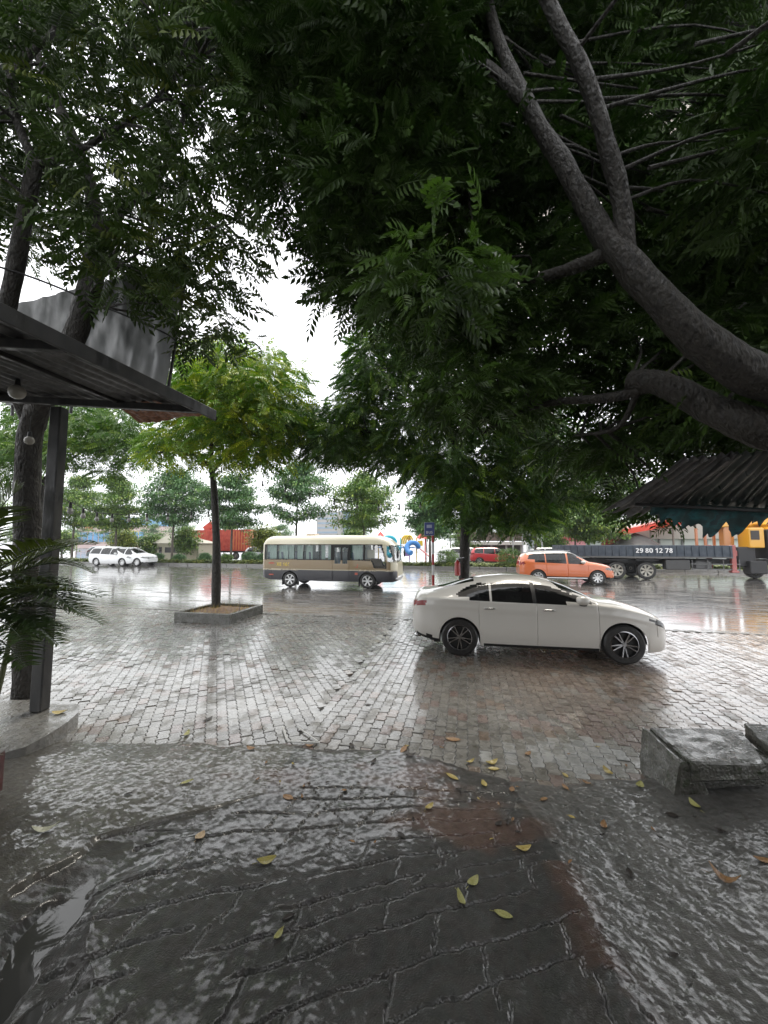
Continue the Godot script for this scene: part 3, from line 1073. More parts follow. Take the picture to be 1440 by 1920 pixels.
	hexa(st, [Vector3(-3.3, 2.7, 1.2), Vector3(2.4, 3.75, 1.2), Vector3(2.4, 3.75, -1.2), Vector3(-3.3, 2.7, -1.2), Vector3(-2.6, 3.25, 1.2), Vector3(2.2, 4.35, 1.2), Vector3(2.2, 4.35, -1.2), Vector3(-2.6, 3.25, -1.2)])
	obj("canopy", st, plain(0.68, 0.06, 0.03, 0.4), b)
	for k in 4:
		part_box("post", plain(0.15, 0.12, 0.1, 0.5), b, Vector3(-2.6 + k * 1.6, 1.5 + k * 0.14, 0.9), Vector3(0.1, 3.0 + k * 0.28, 0.1))
	b = thing("sand_heap", "grey heap of sand behind the flatbed truck", "sand heap", st_at(1190, 35.8), -STREET)
	st = S()
	lathe(st, [Vector2(0.0, 2.9), Vector2(0.8, 2.6), Vector2(2.4, 1.4), Vector2(3.8, 0.3), Vector2(4.3, 0.0)], 18)
	obj("heap", st, M.far_ground, b)
	b = thing("red_stall", "small red stall box behind the flatbed truck tail", "stall", st_at(1146, 37.0), -STREET)
	part_box("body", pred, b, Vector3(0, 1.1, 0), Vector3(1.4, 2.0, 1.0), 0.05)
	part_box("roof", plain(0.6, 0.1, 0.05, 0.4), b, Vector3(0, 2.25, 0), Vector3(1.7, 0.25, 1.3), 0.04)

# ---- trees -----------------------------------------------------------------------
# a feather leaf: leaflets in pairs along a drooping stalk, growing along +x
func feather_leaf(len_: float, pairs: int, ll: float, lw: float, droop: float) -> ArrayMesh:
	var st := S()
	var pos := func(t: float) -> Vector3:
		return Vector3(len_ * t, -droop * len_ * t * t, 0)
	for k in 5:
		var a: Vector3 = pos.call(k / 5.0)
		var b: Vector3 = pos.call((k + 1) / 5.0)
		quad(st, a + Vector3(0, 0, 0.003), b + Vector3(0, 0, 0.003), b - Vector3(0, 0, 0.003), a - Vector3(0, 0, 0.003))
	for k in pairs + 1:
		var t := 0.22 + 0.78 * k / pairs
		var p: Vector3 = pos.call(t)
		for side in ([1.0, -1.0] if k < pairs else [0.0]):
			var ang: float = side * (1.15 - 0.35 * t)
			var dir := Vector3(cos(ang), -0.25 - droop * 0.5 * t, sin(ang)).normalized()
			var across := dir.cross(Vector3(0, 1, 0.3 * side)).normalized()
			var l := ll * (0.75 + 0.5 * sin(PI * (0.2 + 0.6 * t)))
			var up := across.cross(dir) * 0.12 * lw
			var mid := p + dir * l * 0.48
			var tip := p + dir * l - Vector3(0, 0.12 * l, 0)
			tri(st, p, mid + across * lw * 0.5 + up, mid - up)
			tri(st, p, mid - up, mid - across * lw * 0.5 + up)
			tri(st, tip, mid - up, mid + across * lw * 0.5 + up)
			tri(st, tip, mid - across * lw * 0.5 + up, mid - up)
	return st.commit()

# a tuft of small leaves for crowns far off
func leaf_tuft(n: int, size: float, leaf: float, flat: float, seed_: int) -> ArrayMesh:
	var r := RandomNumberGenerator.new()
	r.seed = seed_
	var st := S()
	for k in n:
		var p := Vector3(r.randfn(0, 0.5), r.randfn(0, 0.5) * flat, r.randfn(0, 0.5)) * size
		var dir := Vector3(r.randf_range(-1, 1), r.randf_range(-0.7, 0.3), r.randf_range(-1, 1)).normalized()
		var across := dir.cross(Vector3(r.randf_range(-0.4, 0.4), 1, r.randf_range(-0.4, 0.4))).normalized()
		var l := leaf * r.randf_range(0.7, 1.3)
		quad(st, p, p + dir * l * 0.5 + across * l * 0.25, p + dir * l, p + dir * l * 0.5 - across * l * 0.25)
	return st.commit()

func scatter(parent: Node, called: String, mesh: Mesh, m: Material, xf: Array, cols: Array) -> void:
	var mm := MultiMesh.new()
	mm.transform_format = MultiMesh.TRANSFORM_3D
	mm.use_colors = true
	mm.mesh = mesh
	mm.instance_count = xf.size()
	for k in xf.size():
		mm.set_instance_transform(k, xf[k])
		mm.set_instance_color(k, cols[k])
	var mi := MultiMeshInstance3D.new()
	mi.name = called
	mi.multimesh = mm
	mi.material_override = m
	mi.set_meta("kind", "stuff")
	parent.add_child(mi, true)

# clumps: [centre, radius, share of the yellow tone]; each gets n leaves, more towards its skin
func clump_leaves(clumps: Array, per_m2: float, tones: Array, xf: Array, cols: Array, size_lo := 0.75, size_hi := 1.3, droop := 0.5) -> void:
	for c in clumps:
		var r: float = c[1]
		var n := int(per_m2 * r * r * 12.0)
		for k in n:
			var v := Vector3(rng.randfn(), rng.randfn(), rng.randfn()).normalized()
			var rad := r * pow(rng.randf(), 0.45)
			rad *= 1.0 + 0.5 * noise_a.get_noise_3d(v.x * 2.0 + c[0].x, v.y * 2.0 + c[0].y, v.z * 2.0)
			var p: Vector3 = c[0] + v * rad * Vector3(1.0, 0.72, 1.0)
			var out := Vector3(v.x + rng.randfn(0, 0.5), 0, v.z + rng.randfn(0, 0.5)).normalized()
			var yaw := atan2(-out.z, out.x)
			var b := Basis(Vector3.UP, yaw) * Basis(Vector3.BACK, -droop * rng.randf_range(0.0, 1.6) + 0.25) * Basis(Vector3.RIGHT, rng.randfn(0, 0.85))
			xf.append(Transform3D(b.scaled(Vector3.ONE * rng.randf_range(size_lo, size_hi)), p))
			var q := rng.randf()
			var col: Color = tones[0].lerp(tones[1], q)
			if rng.randf() < c[2]:
				col = tones[2].lerp(tones[1], rng.randf() * 0.5)
			cols.append(col * rng.randf_range(0.8, 1.2))

func limb(tree: Node, called: String, ctrl: Array, r0: float, r1: float, seed_: int, n := 12) -> Array:
	var pts := smooth_path(ctrl, 7)
	var radii := []
	for k in pts.size():
		radii.append(lerpf(r0, r1, pow(float(k) / (pts.size() - 1), 0.8)))
	var st := S()
	tube(st, pts, radii, n, 0.22, seed_)
	obj(called, st, M.bark, tree)
	return pts

# thin twigs from the nearest limb to the middle of each clump
func twigs(tree: Node, limbs: Array, clumps: Array, r := 0.02) -> void:
	var st := S()
	for c in clumps:
		var best := Vector3.ZERO
		var far := 1e9
		for p in limbs:
			var dd: float = p.distance_to(c[0])
			if dd < far:
				far = dd
				best = p
		var to: Vector3 = c[0]
		if far > 3.2:
			best = to + (best - to) * (3.2 / far)
		var mid := (best + to) * 0.5 + Vector3(rng.randfn(0, 0.12), rng.randf_range(0.0, 0.25), rng.randfn(0, 0.12))
		var pts := smooth_path([best, mid, to], 4)
		var rr := []
		for k in pts.size():
			rr.append(lerpf(r, r * 0.3, float(k) / (pts.size() - 1)))
		tube(st, pts, rr, 5)
	var o := obj("twigs", st, M.bark, tree)
	o.set_meta("kind", "stuff")

func inside(poly: PackedVector2Array, p: Vector2) -> bool:
	return Geometry2D.is_point_in_polygon(p, poly)

func build_trees() -> void:
	var near_leaf := feather_leaf(0.34, 5, 0.105, 0.05, 0.5)
	var hang_leaf := feather_leaf(0.36, 6, 0.11, 0.048, 0.6)
	var fine_leaf := feather_leaf(0.38, 12, 0.07, 0.018, 0.25)
	var dark := [Color(0.036, 0.068, 0.016), Color(0.064, 0.115, 0.022), Color(0.11, 0.17, 0.025)]

	# --- leaning tree beside the house: trunk out of frame, limbs across the top
	var t := thing("shade_tree", "big dark tree leaning over the ramp with thick wet forked limbs", "tree", Vector3(4.3, 0.1, -2.9))
	var o3 := t.position
	var limbs := []
	var add := func(called: String, ctrl: Array, r0: float, r1: float, sd: int) -> void:
		var c := []
		for p in ctrl:
			c.append(p - o3)
		for p in limb(t, called, c, r0, r1, sd):
			limbs.append(p + o3)
	add.call("trunk", [Vector3(4.3, 0.0, -2.9), Vector3(4.2, 1.2, -2.95), Vector3(3.95, 2.5, -3.0), at(1560, 800, 3.1)], 0.36, 0.28, 1)
	add.call("branch", [Vector3(3.95, 2.5, -3.0), at(1500, 745, 3.1), at(1390, 690, 3.15), at(1290, 615, 3.2), at(1190, 510, 3.3), at(1120, 420, 3.45), at(1050, 300, 3.6), at(985, 190, 3.8), at(930, 60, 4.0), at(900, -60, 4.2)], 0.2, 0.05, 2)
	add.call("branch", [at(1175, 490, 3.32), at(1165, 380, 3.3), at(1140, 280, 3.25), at(1100, 150, 3.2), at(1045, 40, 3.2), at(1000, -60, 3.2)], 0.085, 0.06, 3)
	add.call("branch", [at(1520, 830, 3.2), at(1420, 800, 3.3), at(1330, 765, 3.5), at(1240, 720, 3.7), at(1180, 715, 3.9)], 0.17, 0.11, 4)
	add.call("branch", [at(1230, 720, 3.75), at(1150, 745, 4.0), at(1060, 752, 4.3), at(980, 770, 4.6), at(905, 812, 4.9)], 0.07, 0.02, 5)
	add.call("branch", [at(1200, 720, 3.8), at(1160, 800, 4.1), at(1090, 815, 4.4)], 0.04, 0.015, 6)
	add.call("branch", [at(1150, 470, 3.4), at(1080, 500, 3.6), at(1000, 522, 3.9), at(930, 522, 4.2), at(895, 590, 4.5)], 0.085, 0.02, 7)
	add.call("branch", [at(930, 522, 4.2), at(900, 460, 4.3), at(880, 380, 4.4), at(885, 250, 4.4)], 0.026, 0.012, 8)
	add.call("branch", [at(885, 405, 4.35), at(830, 410, 4.6), at(770, 430, 4.9)], 0.018, 0.008, 9)
	add.call("branch", [at(985, 190, 3.8), at(860, 90, 4.2), at(700, 40, 4.8), at(560, 60, 5.2)], 0.08, 0.02, 10)
	# where its foliage hangs: the crown, with the gap over the street left open
	var lower := [[-200, -1], [400, -1], [480, 150], [540, 330], [575, 570], [640, 620], [700, 600], [760, 640], [850, 800], [960, 850], [1080, 880], [1180, 905], [1250, 890], [1440, 880], [1800, 900]]
	var clumps := []
	for layer in 3:
		for gx in range(0, 13):
			for gy in range(0, 13):
				var px := 430.0 + gx * 105 + rng.randf_range(-45, 45)
				var py := -230.0 + gy * 95 + rng.randf_range(-42, 42)
				var dd: float = [3.9, 5.0, 6.3][layer] + rng.randf_range(-0.5, 0.5)
				var r := rng.randf_range(0.5, 0.72)
				if layer == 0 and px > 820 and px < 1320:
					dd += 1.0
				var lim := 0.0
				for k in lower.size() - 1:
					if px >= lower[k][0] and px < lower[k + 1][0]:
						lim = lerpf(lower[k][1], lower[k + 1][1], (px - lower[k][0]) / (lower[k + 1][0] - lower[k][0]))
				if py + r * FOCAL / dd * 0.8 > lim + 20:
					continue
				if layer == 0 and (py > 420 or px > 1000) and rng.randf() < 0.75:
					continue
				clumps.append([at(px, py, dd), r, 0.012])
	# unseen clumps of the same crown, added overhead to shade the ramp
	for k in 46:
		clumps.append([Vector3(rng.randf_range(-2.5, 7.5), rng.randf_range(6.4, 9.0), rng.randf_range(-1.8, 5.0)), rng.randf_range(0.6, 0.95), 0.05])
	for q in [[1200, 955, 5.7, 0.26], [1245, 965, 5.6, 0.24], [1165, 930, 5.9, 0.32], [1290, 955, 5.5, 0.2]]:
		clumps.append([at(q[0], q[1], q[2]), q[3], 0.03])
	for k in 16:
		clumps.append([Vector3(rng.randf_range(4.8, 8.5), rng.randf_range(3.0, 7.5), rng.randf_range(-7.5, -2.0)), rng.randf_range(0.6, 0.9), 0.05])
	var xf := []
	var cols := []
	var local := []
	for c in clumps:
		local.append([c[0] - o3, c[1], c[2]])
	clump_leaves(local, 29.0, dark, xf, cols, 0.6, 1.05)
	var shown := []
	for k in xf.size():
		shown.append([(xf[k].origin + o3).distance_to(Vector3(0, EYE, 0)) + (50.0 if (xf[k].origin + o3).z > -1.2 or (xf[k].origin + o3).y > 7.0 else 0.0), k])
	shown.sort_custom(func(a, b): return a[0] < b[0])
	var single := {}
	var leaf_mats := []
	for k in 4:
		var m := plain(dark[0].lerp(dark[1], k / 3.0).r, dark[0].lerp(dark[1], k / 3.0).g, dark[0].lerp(dark[1], k / 3.0).b, 0.32)
		m.backlight_enabled = true
		m.backlight = Color(0.26, 0.38, 0.1)
		leaf_mats.append(m)
	for k in 220:
		var i: int = shown[k][1]
		single[i] = true
		var lo := put_mesh("leaf", near_leaf, leaf_mats[k % 4], t)
		lo.transform = xf[i]
	var sets := [[[], []], [[], []], [[], []]]
	for k in xf.size():
		if single.has(k):
			continue
		var w := 2 if (hash01(k, 2.0) < 0.25) else (1 if hash01(k, 7.0) < 0.4 else 0)
		sets[w][0].append(xf[k])
		sets[w][1].append(cols[k])
	scatter(t, "foliage", near_leaf, M.leaf, sets[0][0], sets[0][1])
	scatter(t, "foliage", hang_leaf, M.leaf, sets[1][0], sets[1][1])
	scatter(t, "foliage", fine_leaf, M.leaf, sets[2][0], sets[2][1])
	var ll := []
	for p in limbs:
		ll.append(p - o3)
	twigs(t, ll, local)

	# --- tree growing through the kiosk roof
	var base := on_road(48, 1306, 0.05)
	t = thing("kiosk_tree", "tall tree whose dark trunk stands beside the kiosk post", "tree", base)
	o3 = base
	limbs.clear()
	add.call("trunk", [base, at(50, 1150, 5.25), at(52, 980, 5.25), at(55, 830, 5.2), at(75, 760, 5.1), at(120, 680, 4.95), at(160, 570, 4.9), at(182, 470, 5.0)], 0.155, 0.13, 21)
	add.call("branch", [at(180, 480, 5.0), at(225, 400, 5.3), at(300, 330, 5.8), at(345, 220, 6.0), at(380, 100, 6.3)], 0.075, 0.03, 22)
	add.call("branch", [at(180, 470, 5.0), at(170, 350, 5.1), at(120, 220, 5.1), at(60, 80, 5.0)], 0.11, 0.05, 23)
	add.call("branch", [at(60, 800, 5.3), at(10, 640, 4.7), at(25, 520, 4.5), at(48, 400, 4.4), at(65, 310, 4.3)], 0.11, 0.075, 24)
	add.call("branch", [at(65, 310, 4.3), at(130, 290, 4.4), at(250, 220, 4.6), at(370, 110, 4.8)], 0.045, 0.018, 25)
	add.call("branch", [at(65, 310, 4.3), at(20, 160, 4.2), at(100, 60, 4.2)], 0.055, 0.03, 26)
	add.call("branch", [at(345, 220, 6.0), at(430, 150, 6.0), at(560, 110, 6.0)], 0.03, 0.01, 27)
	clumps = []
	lower = [[-400, 300], [-100, 380], [0, 440], [60, 560], [150, 520], [230, 620], [330, 690], [390, 690], [440, 620], [480, 520], [520, 400], [560, 200], [640, 100], [700, -50]]
	for layer in 3:
		for gx in range(0, 10):
			for gy in range(0, 10):
				var px := -190.0 + gx * 95 + rng.randf_range(-42, 42)
				var py := -220.0 + gy * 95 + rng.randf_range(-42, 42)
				var dd: float = [4.2, 5.6, 7.0][layer] + rng.randf_range(-0.5, 0.5)
				var r := rng.randf_range(0.45, 0.66)
				var lim := -300.0
				for k in lower.size() - 1:
					if px >= lower[k][0] and px < lower[k + 1][0]:
						lim = lerpf(lower[k][1], lower[k + 1][1], (px - lower[k][0]) / (lower[k + 1][0] - lower[k][0]))
				if py + r * FOCAL / dd * 0.75 > lim + 10:
					continue
				if layer == 0 and rng.randf() < 0.35:
					continue
				clumps.append([at(px, py, dd), r, 0.1])
	for k in 18:
		clumps.append([Vector3(rng.randf_range(-9.5, -4.0), rng.randf_range(6.2, 9.0), rng.randf_range(-2.0, 2.0)), rng.randf_range(0.6, 0.9), 0.05])
	local = []
	for c in clumps:
		local.append([c[0] - o3, c[1], c[2]])
	xf = []
	cols = []
	var olive := [Color(0.038, 0.065, 0.016), Color(0.068, 0.11, 0.024), Color(0.13, 0.155, 0.028)]
	clump_leaves(local, 9.5, olive, xf, cols, 0.6, 1.05)
	scatter(t, "foliage", near_leaf, M.leaf, xf, cols)
	ll = []
	for p in limbs:
		ll.append(p - o3)
	twigs(t, ll, local)

	# --- street trees along the kerb
	street_tree("street_tree", "street tree with a wide dark drooping crown behind the white sedan", on_road(872, 1153, 0.05), 0.16,
		[[870, 1085], [872, 985], [868, 930], [860, 860], [840, 780]], 11.1,
		[[868, 930, 780, 850, 690, 810], [868, 930, 950, 860, 1030, 830], [860, 860, 800, 740, 740, 690]],
		[[640, 828, 10.9, 0.95], [590, 815, 11.3, 0.8], [690, 790, 10.6, 0.85], [720, 730, 10.4, 0.8], [735, 850, 10.7, 0.75], [785, 880, 10.9, 0.75], [770, 800, 10.2, 0.9], [830, 860, 10.0, 0.9], [880, 945, 10.9, 0.55], [900, 900, 10.4, 0.95], [960, 940, 10.6, 0.75], [980, 880, 10.3, 0.9], [1050, 880, 10.5, 0.9], [1100, 850, 11.0, 0.9], [930, 820, 10.4, 1.0], [1010, 800, 10.6, 1.0], [850, 760, 10.4, 1.0], [780, 700, 10.8, 0.9], [700, 850, 12.0, 0.8], [840, 900, 12.4, 0.9], [980, 840, 12.4, 1.0], [1080, 930, 11.4, 0.55], [760, 650, 11.5, 0.9], [860, 680, 11.5, 1.1], [960, 720, 11.6, 1.1], [610, 850, 11.5, 0.6], [910, 965, 11.0, 0.5], [650, 775, 11.4, 0.65], [570, 790, 11.0, 0.55], [930, 985, 10.5, 0.4], [985, 970, 10.6, 0.5], [870, 930, 9.9, 0.6], [690, 690, 10.4, 0.55], [670, 730, 10.6, 0.5], [1040, 950, 10.8, 0.5], [690, 655, 10.8, 0.6], [720, 620, 10.8, 0.6], [665, 705, 11.0, 0.45], [770, 600, 11.2, 0.8], [860, 610, 11.5, 0.9], [650, 850, 10.6, 0.5], [1130, 900, 11.2, 0.7], [1180, 930, 11.4, 0.6], [860, 965, 10.2, 0.45], [915, 980, 10.2, 0.42], [975, 990, 10.3, 0.4], [1010, 960, 10.4, 0.45]],
		[Color(0.04, 0.095, 0.014), Color(0.09, 0.18, 0.02), Color(0.24, 0.36, 0.03)], 0.2, hang_leaf, 17.0)
	var pl := on_road(404, 1150, 0.05)
	street_tree("planter_tree", "young street tree with bright yellow-green crown growing in the concrete planter", pl, 0.14,
		[[405, 1140], [406, 1020], [402, 930], [396, 870]], -pl.z,
		[[396, 875, 345, 845, 290, 850], [397, 885, 450, 830, 500, 800], [396, 870, 400, 800, 430, 720]],
		[[430, 720, 10.6, 0.95], [380, 730, 10.5, 0.8], [490, 740, 10.7, 0.85], [520, 790, 10.6, 0.7], [450, 790, 10.3, 0.95], [390, 800, 10.4, 0.8], [340, 780, 10.6, 0.7], [310, 830, 10.7, 0.6], [480, 850, 10.5, 0.7], [430, 860, 10.4, 0.6], [520, 850, 10.8, 0.55], [360, 850, 10.9, 0.55], [540, 740, 11.0, 0.5], [500, 690, 11.0, 0.6], [430, 670, 11.2, 0.7], [370, 690, 11.2, 0.7], [450, 760, 12.0, 0.9], [340, 740, 11.8, 0.8], [520, 820, 12.0, 0.7], [420, 810, 12.0, 0.8], [290, 850, 11.2, 0.5], [555, 715, 11.3, 0.4]],
		[Color(0.1, 0.2, 0.018), Color(0.24, 0.38, 0.025), Color(0.5, 0.52, 0.03)], 0.35, near_leaf, 19.0)
	var bl := on_road(72, 1128, 0.0)
	street_tree("kerb_tree", "green street tree beyond the palm and the kiosk post", bl, 0.13,
		[[72, 1100], [74, 980], [80, 900]], -bl.z,
		[[80, 900, 150, 850, 200, 830], [80, 900, 40, 860, 0, 850]],
		[[160, 820, 13.0, 1.0], [220, 830, 13.2, 0.95], [250, 860, 13.5, 0.6], [200, 880, 13.5, 0.6], [120, 850, 13.0, 0.9], [60, 860, 13.0, 0.9], [0, 850, 13.0, 1.0], [150, 780, 13.4, 0.9], [60, 800, 13.3, 1.0], [230, 790, 13.6, 0.8], [-60, 840, 13.2, 1.1], [20, 900, 13.0, 0.6]],
		[Color(0.05, 0.12, 0.02), Color(0.12, 0.22, 0.03), Color(0.22, 0.32, 0.035)], 0.2, near_leaf, 15.0)

func street_tree(called: String, label: String, base: Vector3, r: float, stem: Array, depth: float, arms: Array, crown: Array, tones: Array, yellow: float, leaf: Mesh, per: float) -> void:
	var t := thing(called, label, "tree", base)
	var ctrl := [Vector3.ZERO]
	for p in stem:
		ctrl.append(at(p[0], p[1], depth) - base)
	var limbs := limb(t, "trunk", ctrl, r, r * 0.62, 40 + called.length())
	for a in arms:
		limbs.append_array(limb(t, "branch", [at(a[0], a[1], depth) - base, at(a[2], a[3], depth - 0.2) - base, at(a[4], a[5], depth - 0.3) - base], r * 0.5, r * 0.14, 50 + int(a[2])))
	var clumps := []
	for c in crown:
		clumps.append([at(c[0], c[1], c[2]) - base, c[3], yellow])
		# the side of the crown that faces the road
		clumps.append([at(c[0], c[1] - 25, c[2] + 1.7) - base, c[3], yellow])
	var xf := []
	var cols := []
	clump_leaves(clumps, per, tones, xf, cols, 0.7, 1.2, 0.6)
	scatter(t, "crown", leaf, M.leaf_bright, xf, cols)
	twigs(t, limbs, clumps, 0.018)

# ---- vehicles ----------------------------------------------------------------------
func tab(t: Array, x: float) -> float:
	if x <= t[0][0]:
		return t[0][1]
	for i in t.size() - 1:
		if x <= t[i + 1][0]:
			var p0: Array = t[maxi(i - 1, 0)]
			var p3: Array = t[mini(i + 2, t.size() - 1)]
			var x0: float = t[i][0]
			var x1: float = t[i + 1][0]
			var h := x1 - x0
			var m := (t[i + 1][1] - t[i][1]) / h as float
			var m0: float = m if i == 0 else (t[i + 1][1] - p0[1]) / (x1 - p0[0])
			var m1: float = m if i + 2 >= t.size() else (p3[1] - t[i][1]) / (p3[0] - x0)
			var u := (x - x0) / h
			return (2 * u * u * u - 3 * u * u + 1) * t[i][1] + (u * u * u - 2 * u * u + u) * h * m0 + (-2 * u * u * u + 3 * u * u) * t[i + 1][1] + (u * u * u - u * u) * h * m1
	return t[-1][1]

# wheel > tyre, rim; its outer face looks along +z
func wheel(parent: Node, where: Vector3, r: float, w: float, rim_mat: Material, spokes := 10, dish := 0.02) -> Node3D:
	var o := Node3D.new()
	o.name = "wheel"
	parent.add_child(o, true)
	o.position = where
	var xf := Transform3D(Basis(Vector3.RIGHT, PI / 2), Vector3.ZERO)
	var ri := r * 0.68
	var st := S()
	lathe(st, [Vector2(ri, -w / 2), Vector2(r * 0.9, -w / 2), Vector2(r * 0.985, -w * 0.38), Vector2(r, -w * 0.2), Vector2(r, w * 0.2), Vector2(r * 0.985, w * 0.38), Vector2(r * 0.9, w / 2), Vector2(ri * 1.03, w / 2), Vector2(ri, w * 0.42)], 40, xf)
	obj("tyre", st, M.rubber, o)
	st = S()
	lathe(st, [Vector2(ri, -w * 0.3), Vector2(ri, w * 0.44), Vector2(ri * 0.93, w * 0.46), Vector2(ri * 0.9, w * 0.3), Vector2(ri * 0.88, -w * 0.2)], 40, xf)
	lathe(st, [Vector2(0.0, w * 0.40), Vector2(ri * 0.16, w * 0.40), Vector2(ri * 0.2, w * 0.3)], 16, xf)
	for k in spokes:
		var a := TAU * k / spokes + (0.12 if k % 2 else -0.12) * (1.0 if spokes == 10 else 0.0)
		var dir := Vector3(cos(a), sin(a), 0)
		var side := Vector3(-sin(a), cos(a), 0)
		var p0 := dir * ri * 0.15 + Vector3(0, 0, w * (0.38 - dish))
		var p1 := dir * ri * 0.93 + Vector3(0, 0, w * 0.43)
		var w0 := ri * 0.075
		var w1 := ri * 0.06
		if spokes < 9:
			w1 = ri * 0.2
			w0 = ri * 0.13
		hexa(st, [p0 - side * w0 - Vector3(0, 0, 0.03), p0 + side * w0 - Vector3(0, 0, 0.03), p1 + side * w1 - Vector3(0, 0, 0.03), p1 - side * w1 - Vector3(0, 0, 0.03), p0 - side * w0 * 0.7, p0 + side * w0 * 0.7, p1 + side * w1 * 0.7, p1 - side * w1 * 0.7])
	obj("rim", st, rim_mat, o)
	st = S()
	lathe(st, [Vector2(0.0, w * 0.12), Vector2(ri * 0.9, w * 0.12), Vector2(ri * 0.9, -w * 0.3)], 24, xf)
	obj("brake_disc", st, M.black, o)
	return o

# A car skin lofted from tables along x (nose at +x). Each cell of the skin goes to the
# part whose outline in the side view holds it, else to the body.
#  sp.top / belt / half / roof_half : [[x, value] ...]; sp.low : sill height; sp.wheels : [[x, r]]
#  sp.patches : [[name, material, outline, least z or -1]]; sp.seams : [[x, y0, y1]]; sp.caps : [[nose?, y0, y1, patch]]
func skin(root: Node, sp: Dictionary) -> void:
	var xs := []
	var x0: float = sp.top[0][0]
	var x1: float = sp.top[-1][0]
	var step: float = sp.get("step", 0.025)
	var n := int((x1 - x0) / step)
	for i in n + 1:
		xs.append(x0 + (x1 - x0) * i / n)
	for e in [0.004, 0.01]:
		xs.append(x0 + e); xs.append(x1 - e)
	for s in sp.get("seams", []):
		for e in [-0.007, -0.001, 0.001, 0.007]:
			xs.append(s[0] + e)
	for w in sp.wheels:
		for e in 9:
			var a := PI * (e + 0.5) / 9.0
			xs.append(w[0] + cos(a) * sp.arch)
	xs.sort()
	var m1: int = sp.get("rows_low", 16)
	var m2: int = sp.get("rows_up", 18)
	var rows := m1 + m2 + 1
	var P := []
	var N := []
	var pw: float = sp.get("round", 3.0)
	for x in xs:
		var yb := tab(sp.belt, x)
		var yt := maxf(tab(sp.top, x), yb + 0.012)
		var hw := tab(sp.half, x)
		var wr := minf(tab(sp.roof_half, x), hw)
		var low := tab(sp.low, x)
		for w in sp.wheels:
			var dx: float = absf(x - w[0])
			if dx < sp.arch:
				low = maxf(low, w[1] + sqrt(sp.arch * sp.arch - dx * dx))
		low = minf(low, yb - 0.03)
		var floor_y := tab(sp.low, x)
		var line := []
		for j in m1 + 1:
			var y := lerpf(low, yb, float(j) / m1)
			var f := (y - floor_y) / maxf(yb - floor_y, 0.05)
			var z := hw * (1.0 - 0.075 * pow(maxf(0.0, 0.42 - f) / 0.42, 2.0) - 0.03 * pow(maxf(0.0, f - 0.42) / 0.58, 2.0))
			if sp.has("crease"):
				z += 0.012 * exp(-pow((f - sp.crease) / 0.05, 2.0))
			for s in sp.get("seams", []):
				if absf(x - s[0]) < 0.002 and y > s[1] and y < s[2]:
					z -= 0.014
			line.append(Vector3(x, y, z))
		var zb: float = line[m1].z
		for j in range(1, m2 + 1):
			var th := PI / 2 * j / m2
			var c := pow(cos(th), 2.0 / pw) if j < m2 else 0.0
			var s2 := pow(sin(th), 2.0 / pw)
			var z := lerpf(zb, wr, pow(s2, 0.9)) * c
			var y := yb + (yt - yb) * s2
			for s in sp.get("seams", []):
				if absf(x - s[0]) < 0.002 and y > s[1] and y < s[2] and z > zb * 0.6:
					z -= 0.012
			line.append(Vector3(x, y, z))
		P.append(line)
	var cnt := xs.size()
	for i in cnt:
		var nl := []
		for j in rows:
			var a: Vector3 = P[mini(i + 1, cnt - 1)][j] - P[maxi(i - 1, 0)][j]
			var b: Vector3 = P[i][mini(j + 1, rows - 1)] - P[i][maxi(j - 1, 0)]
			var v := a.cross(b).normalized()
			if j == rows - 1:
				v = Vector3(v.x, v.y, 0).normalized()
				if v.y < 0:
					v = -v
			elif v.z < 0 and j <= m1:
				v = -v
			elif v.dot(Vector3(0, 1, 1)) < 0 and j > m1:
				v = -v
			nl.append(v)
		N.append(nl)
	var tools := {}
	var pick := func(key: String) -> SurfaceTool:
		if not tools.has(key):
			tools[key] = S()
		return tools[key]
	var cap_key := func(nose: bool, y: float) -> String:
		for c in sp.get("caps", []):
			if c[0] == nose and y > c[1] and y < c[2]:
				return c[3]
		return "body"
	for i in cnt - 1:
		for j in rows - 1:
			var q := [P[i][j], P[i + 1][j], P[i + 1][j + 1], P[i][j + 1]]
			var m: Vector3 = (q[0] + q[1] + q[2] + q[3]) * 0.25
			for mirror in [1.0, -1.0]:
				var key := "body"
				for k in sp.patches.size():
					var pt: Array = sp.patches[k]
					if pt.size() > 4 and pt[4] * mirror < 0:
						continue
					if m.z <= pt[3] and inside(pt[2], Vector2(m.x, m.y)):
						key = pt[0] + ("#%d" % k) + ("" if pt[3] < 5.0 else ("L" if mirror > 0 else "R"))
						break
				var st: SurfaceTool = pick.call(key)
				var f := Vector3(1, 1, mirror)
				tri_n(st, q[0] * f, q[1] * f, q[2] * f, N[i][j] * f, N[i + 1][j] * f, N[i + 1][j + 1] * f)
				tri_n(st, q[0] * f, q[2] * f, q[3] * f, N[i][j] * f, N[i + 1][j + 1] * f, N[i][j + 1] * f)
	for nose in [false, true]:
		var line: Array = P[cnt - 1] if nose else P[0]
		var nn := Vector3(1 if nose else -1, 0, 0)
		for j in rows - 1:
			var a: Vector3 = line[j]
			var b: Vector3 = line[j + 1]
			var st: SurfaceTool = pick.call(cap_key.call(nose, (a.y + b.y) * 0.5))
			var f := Vector3(1, 1, -1)
			tri_n(st, a, b, b * f, nn, nn, nn)
			tri_n(st, a, b * f, a * f, nn, nn, nn)
	for key in tools:
		var called: String = key.split("#")[0]
		var mt: Material = sp.paint
		if key != "body":
			if key.contains("#"):
				mt = sp.patches[int(key.split("#")[1])][1]
			else:
				mt = sp.cap_mats[key]
		obj(called, tools[key], mt, root)
	# dark underside and wheel housings
	var hw0 := tab(sp.half, 0.0)
	var st := S()
	var cuts := [x0 + 0.4]
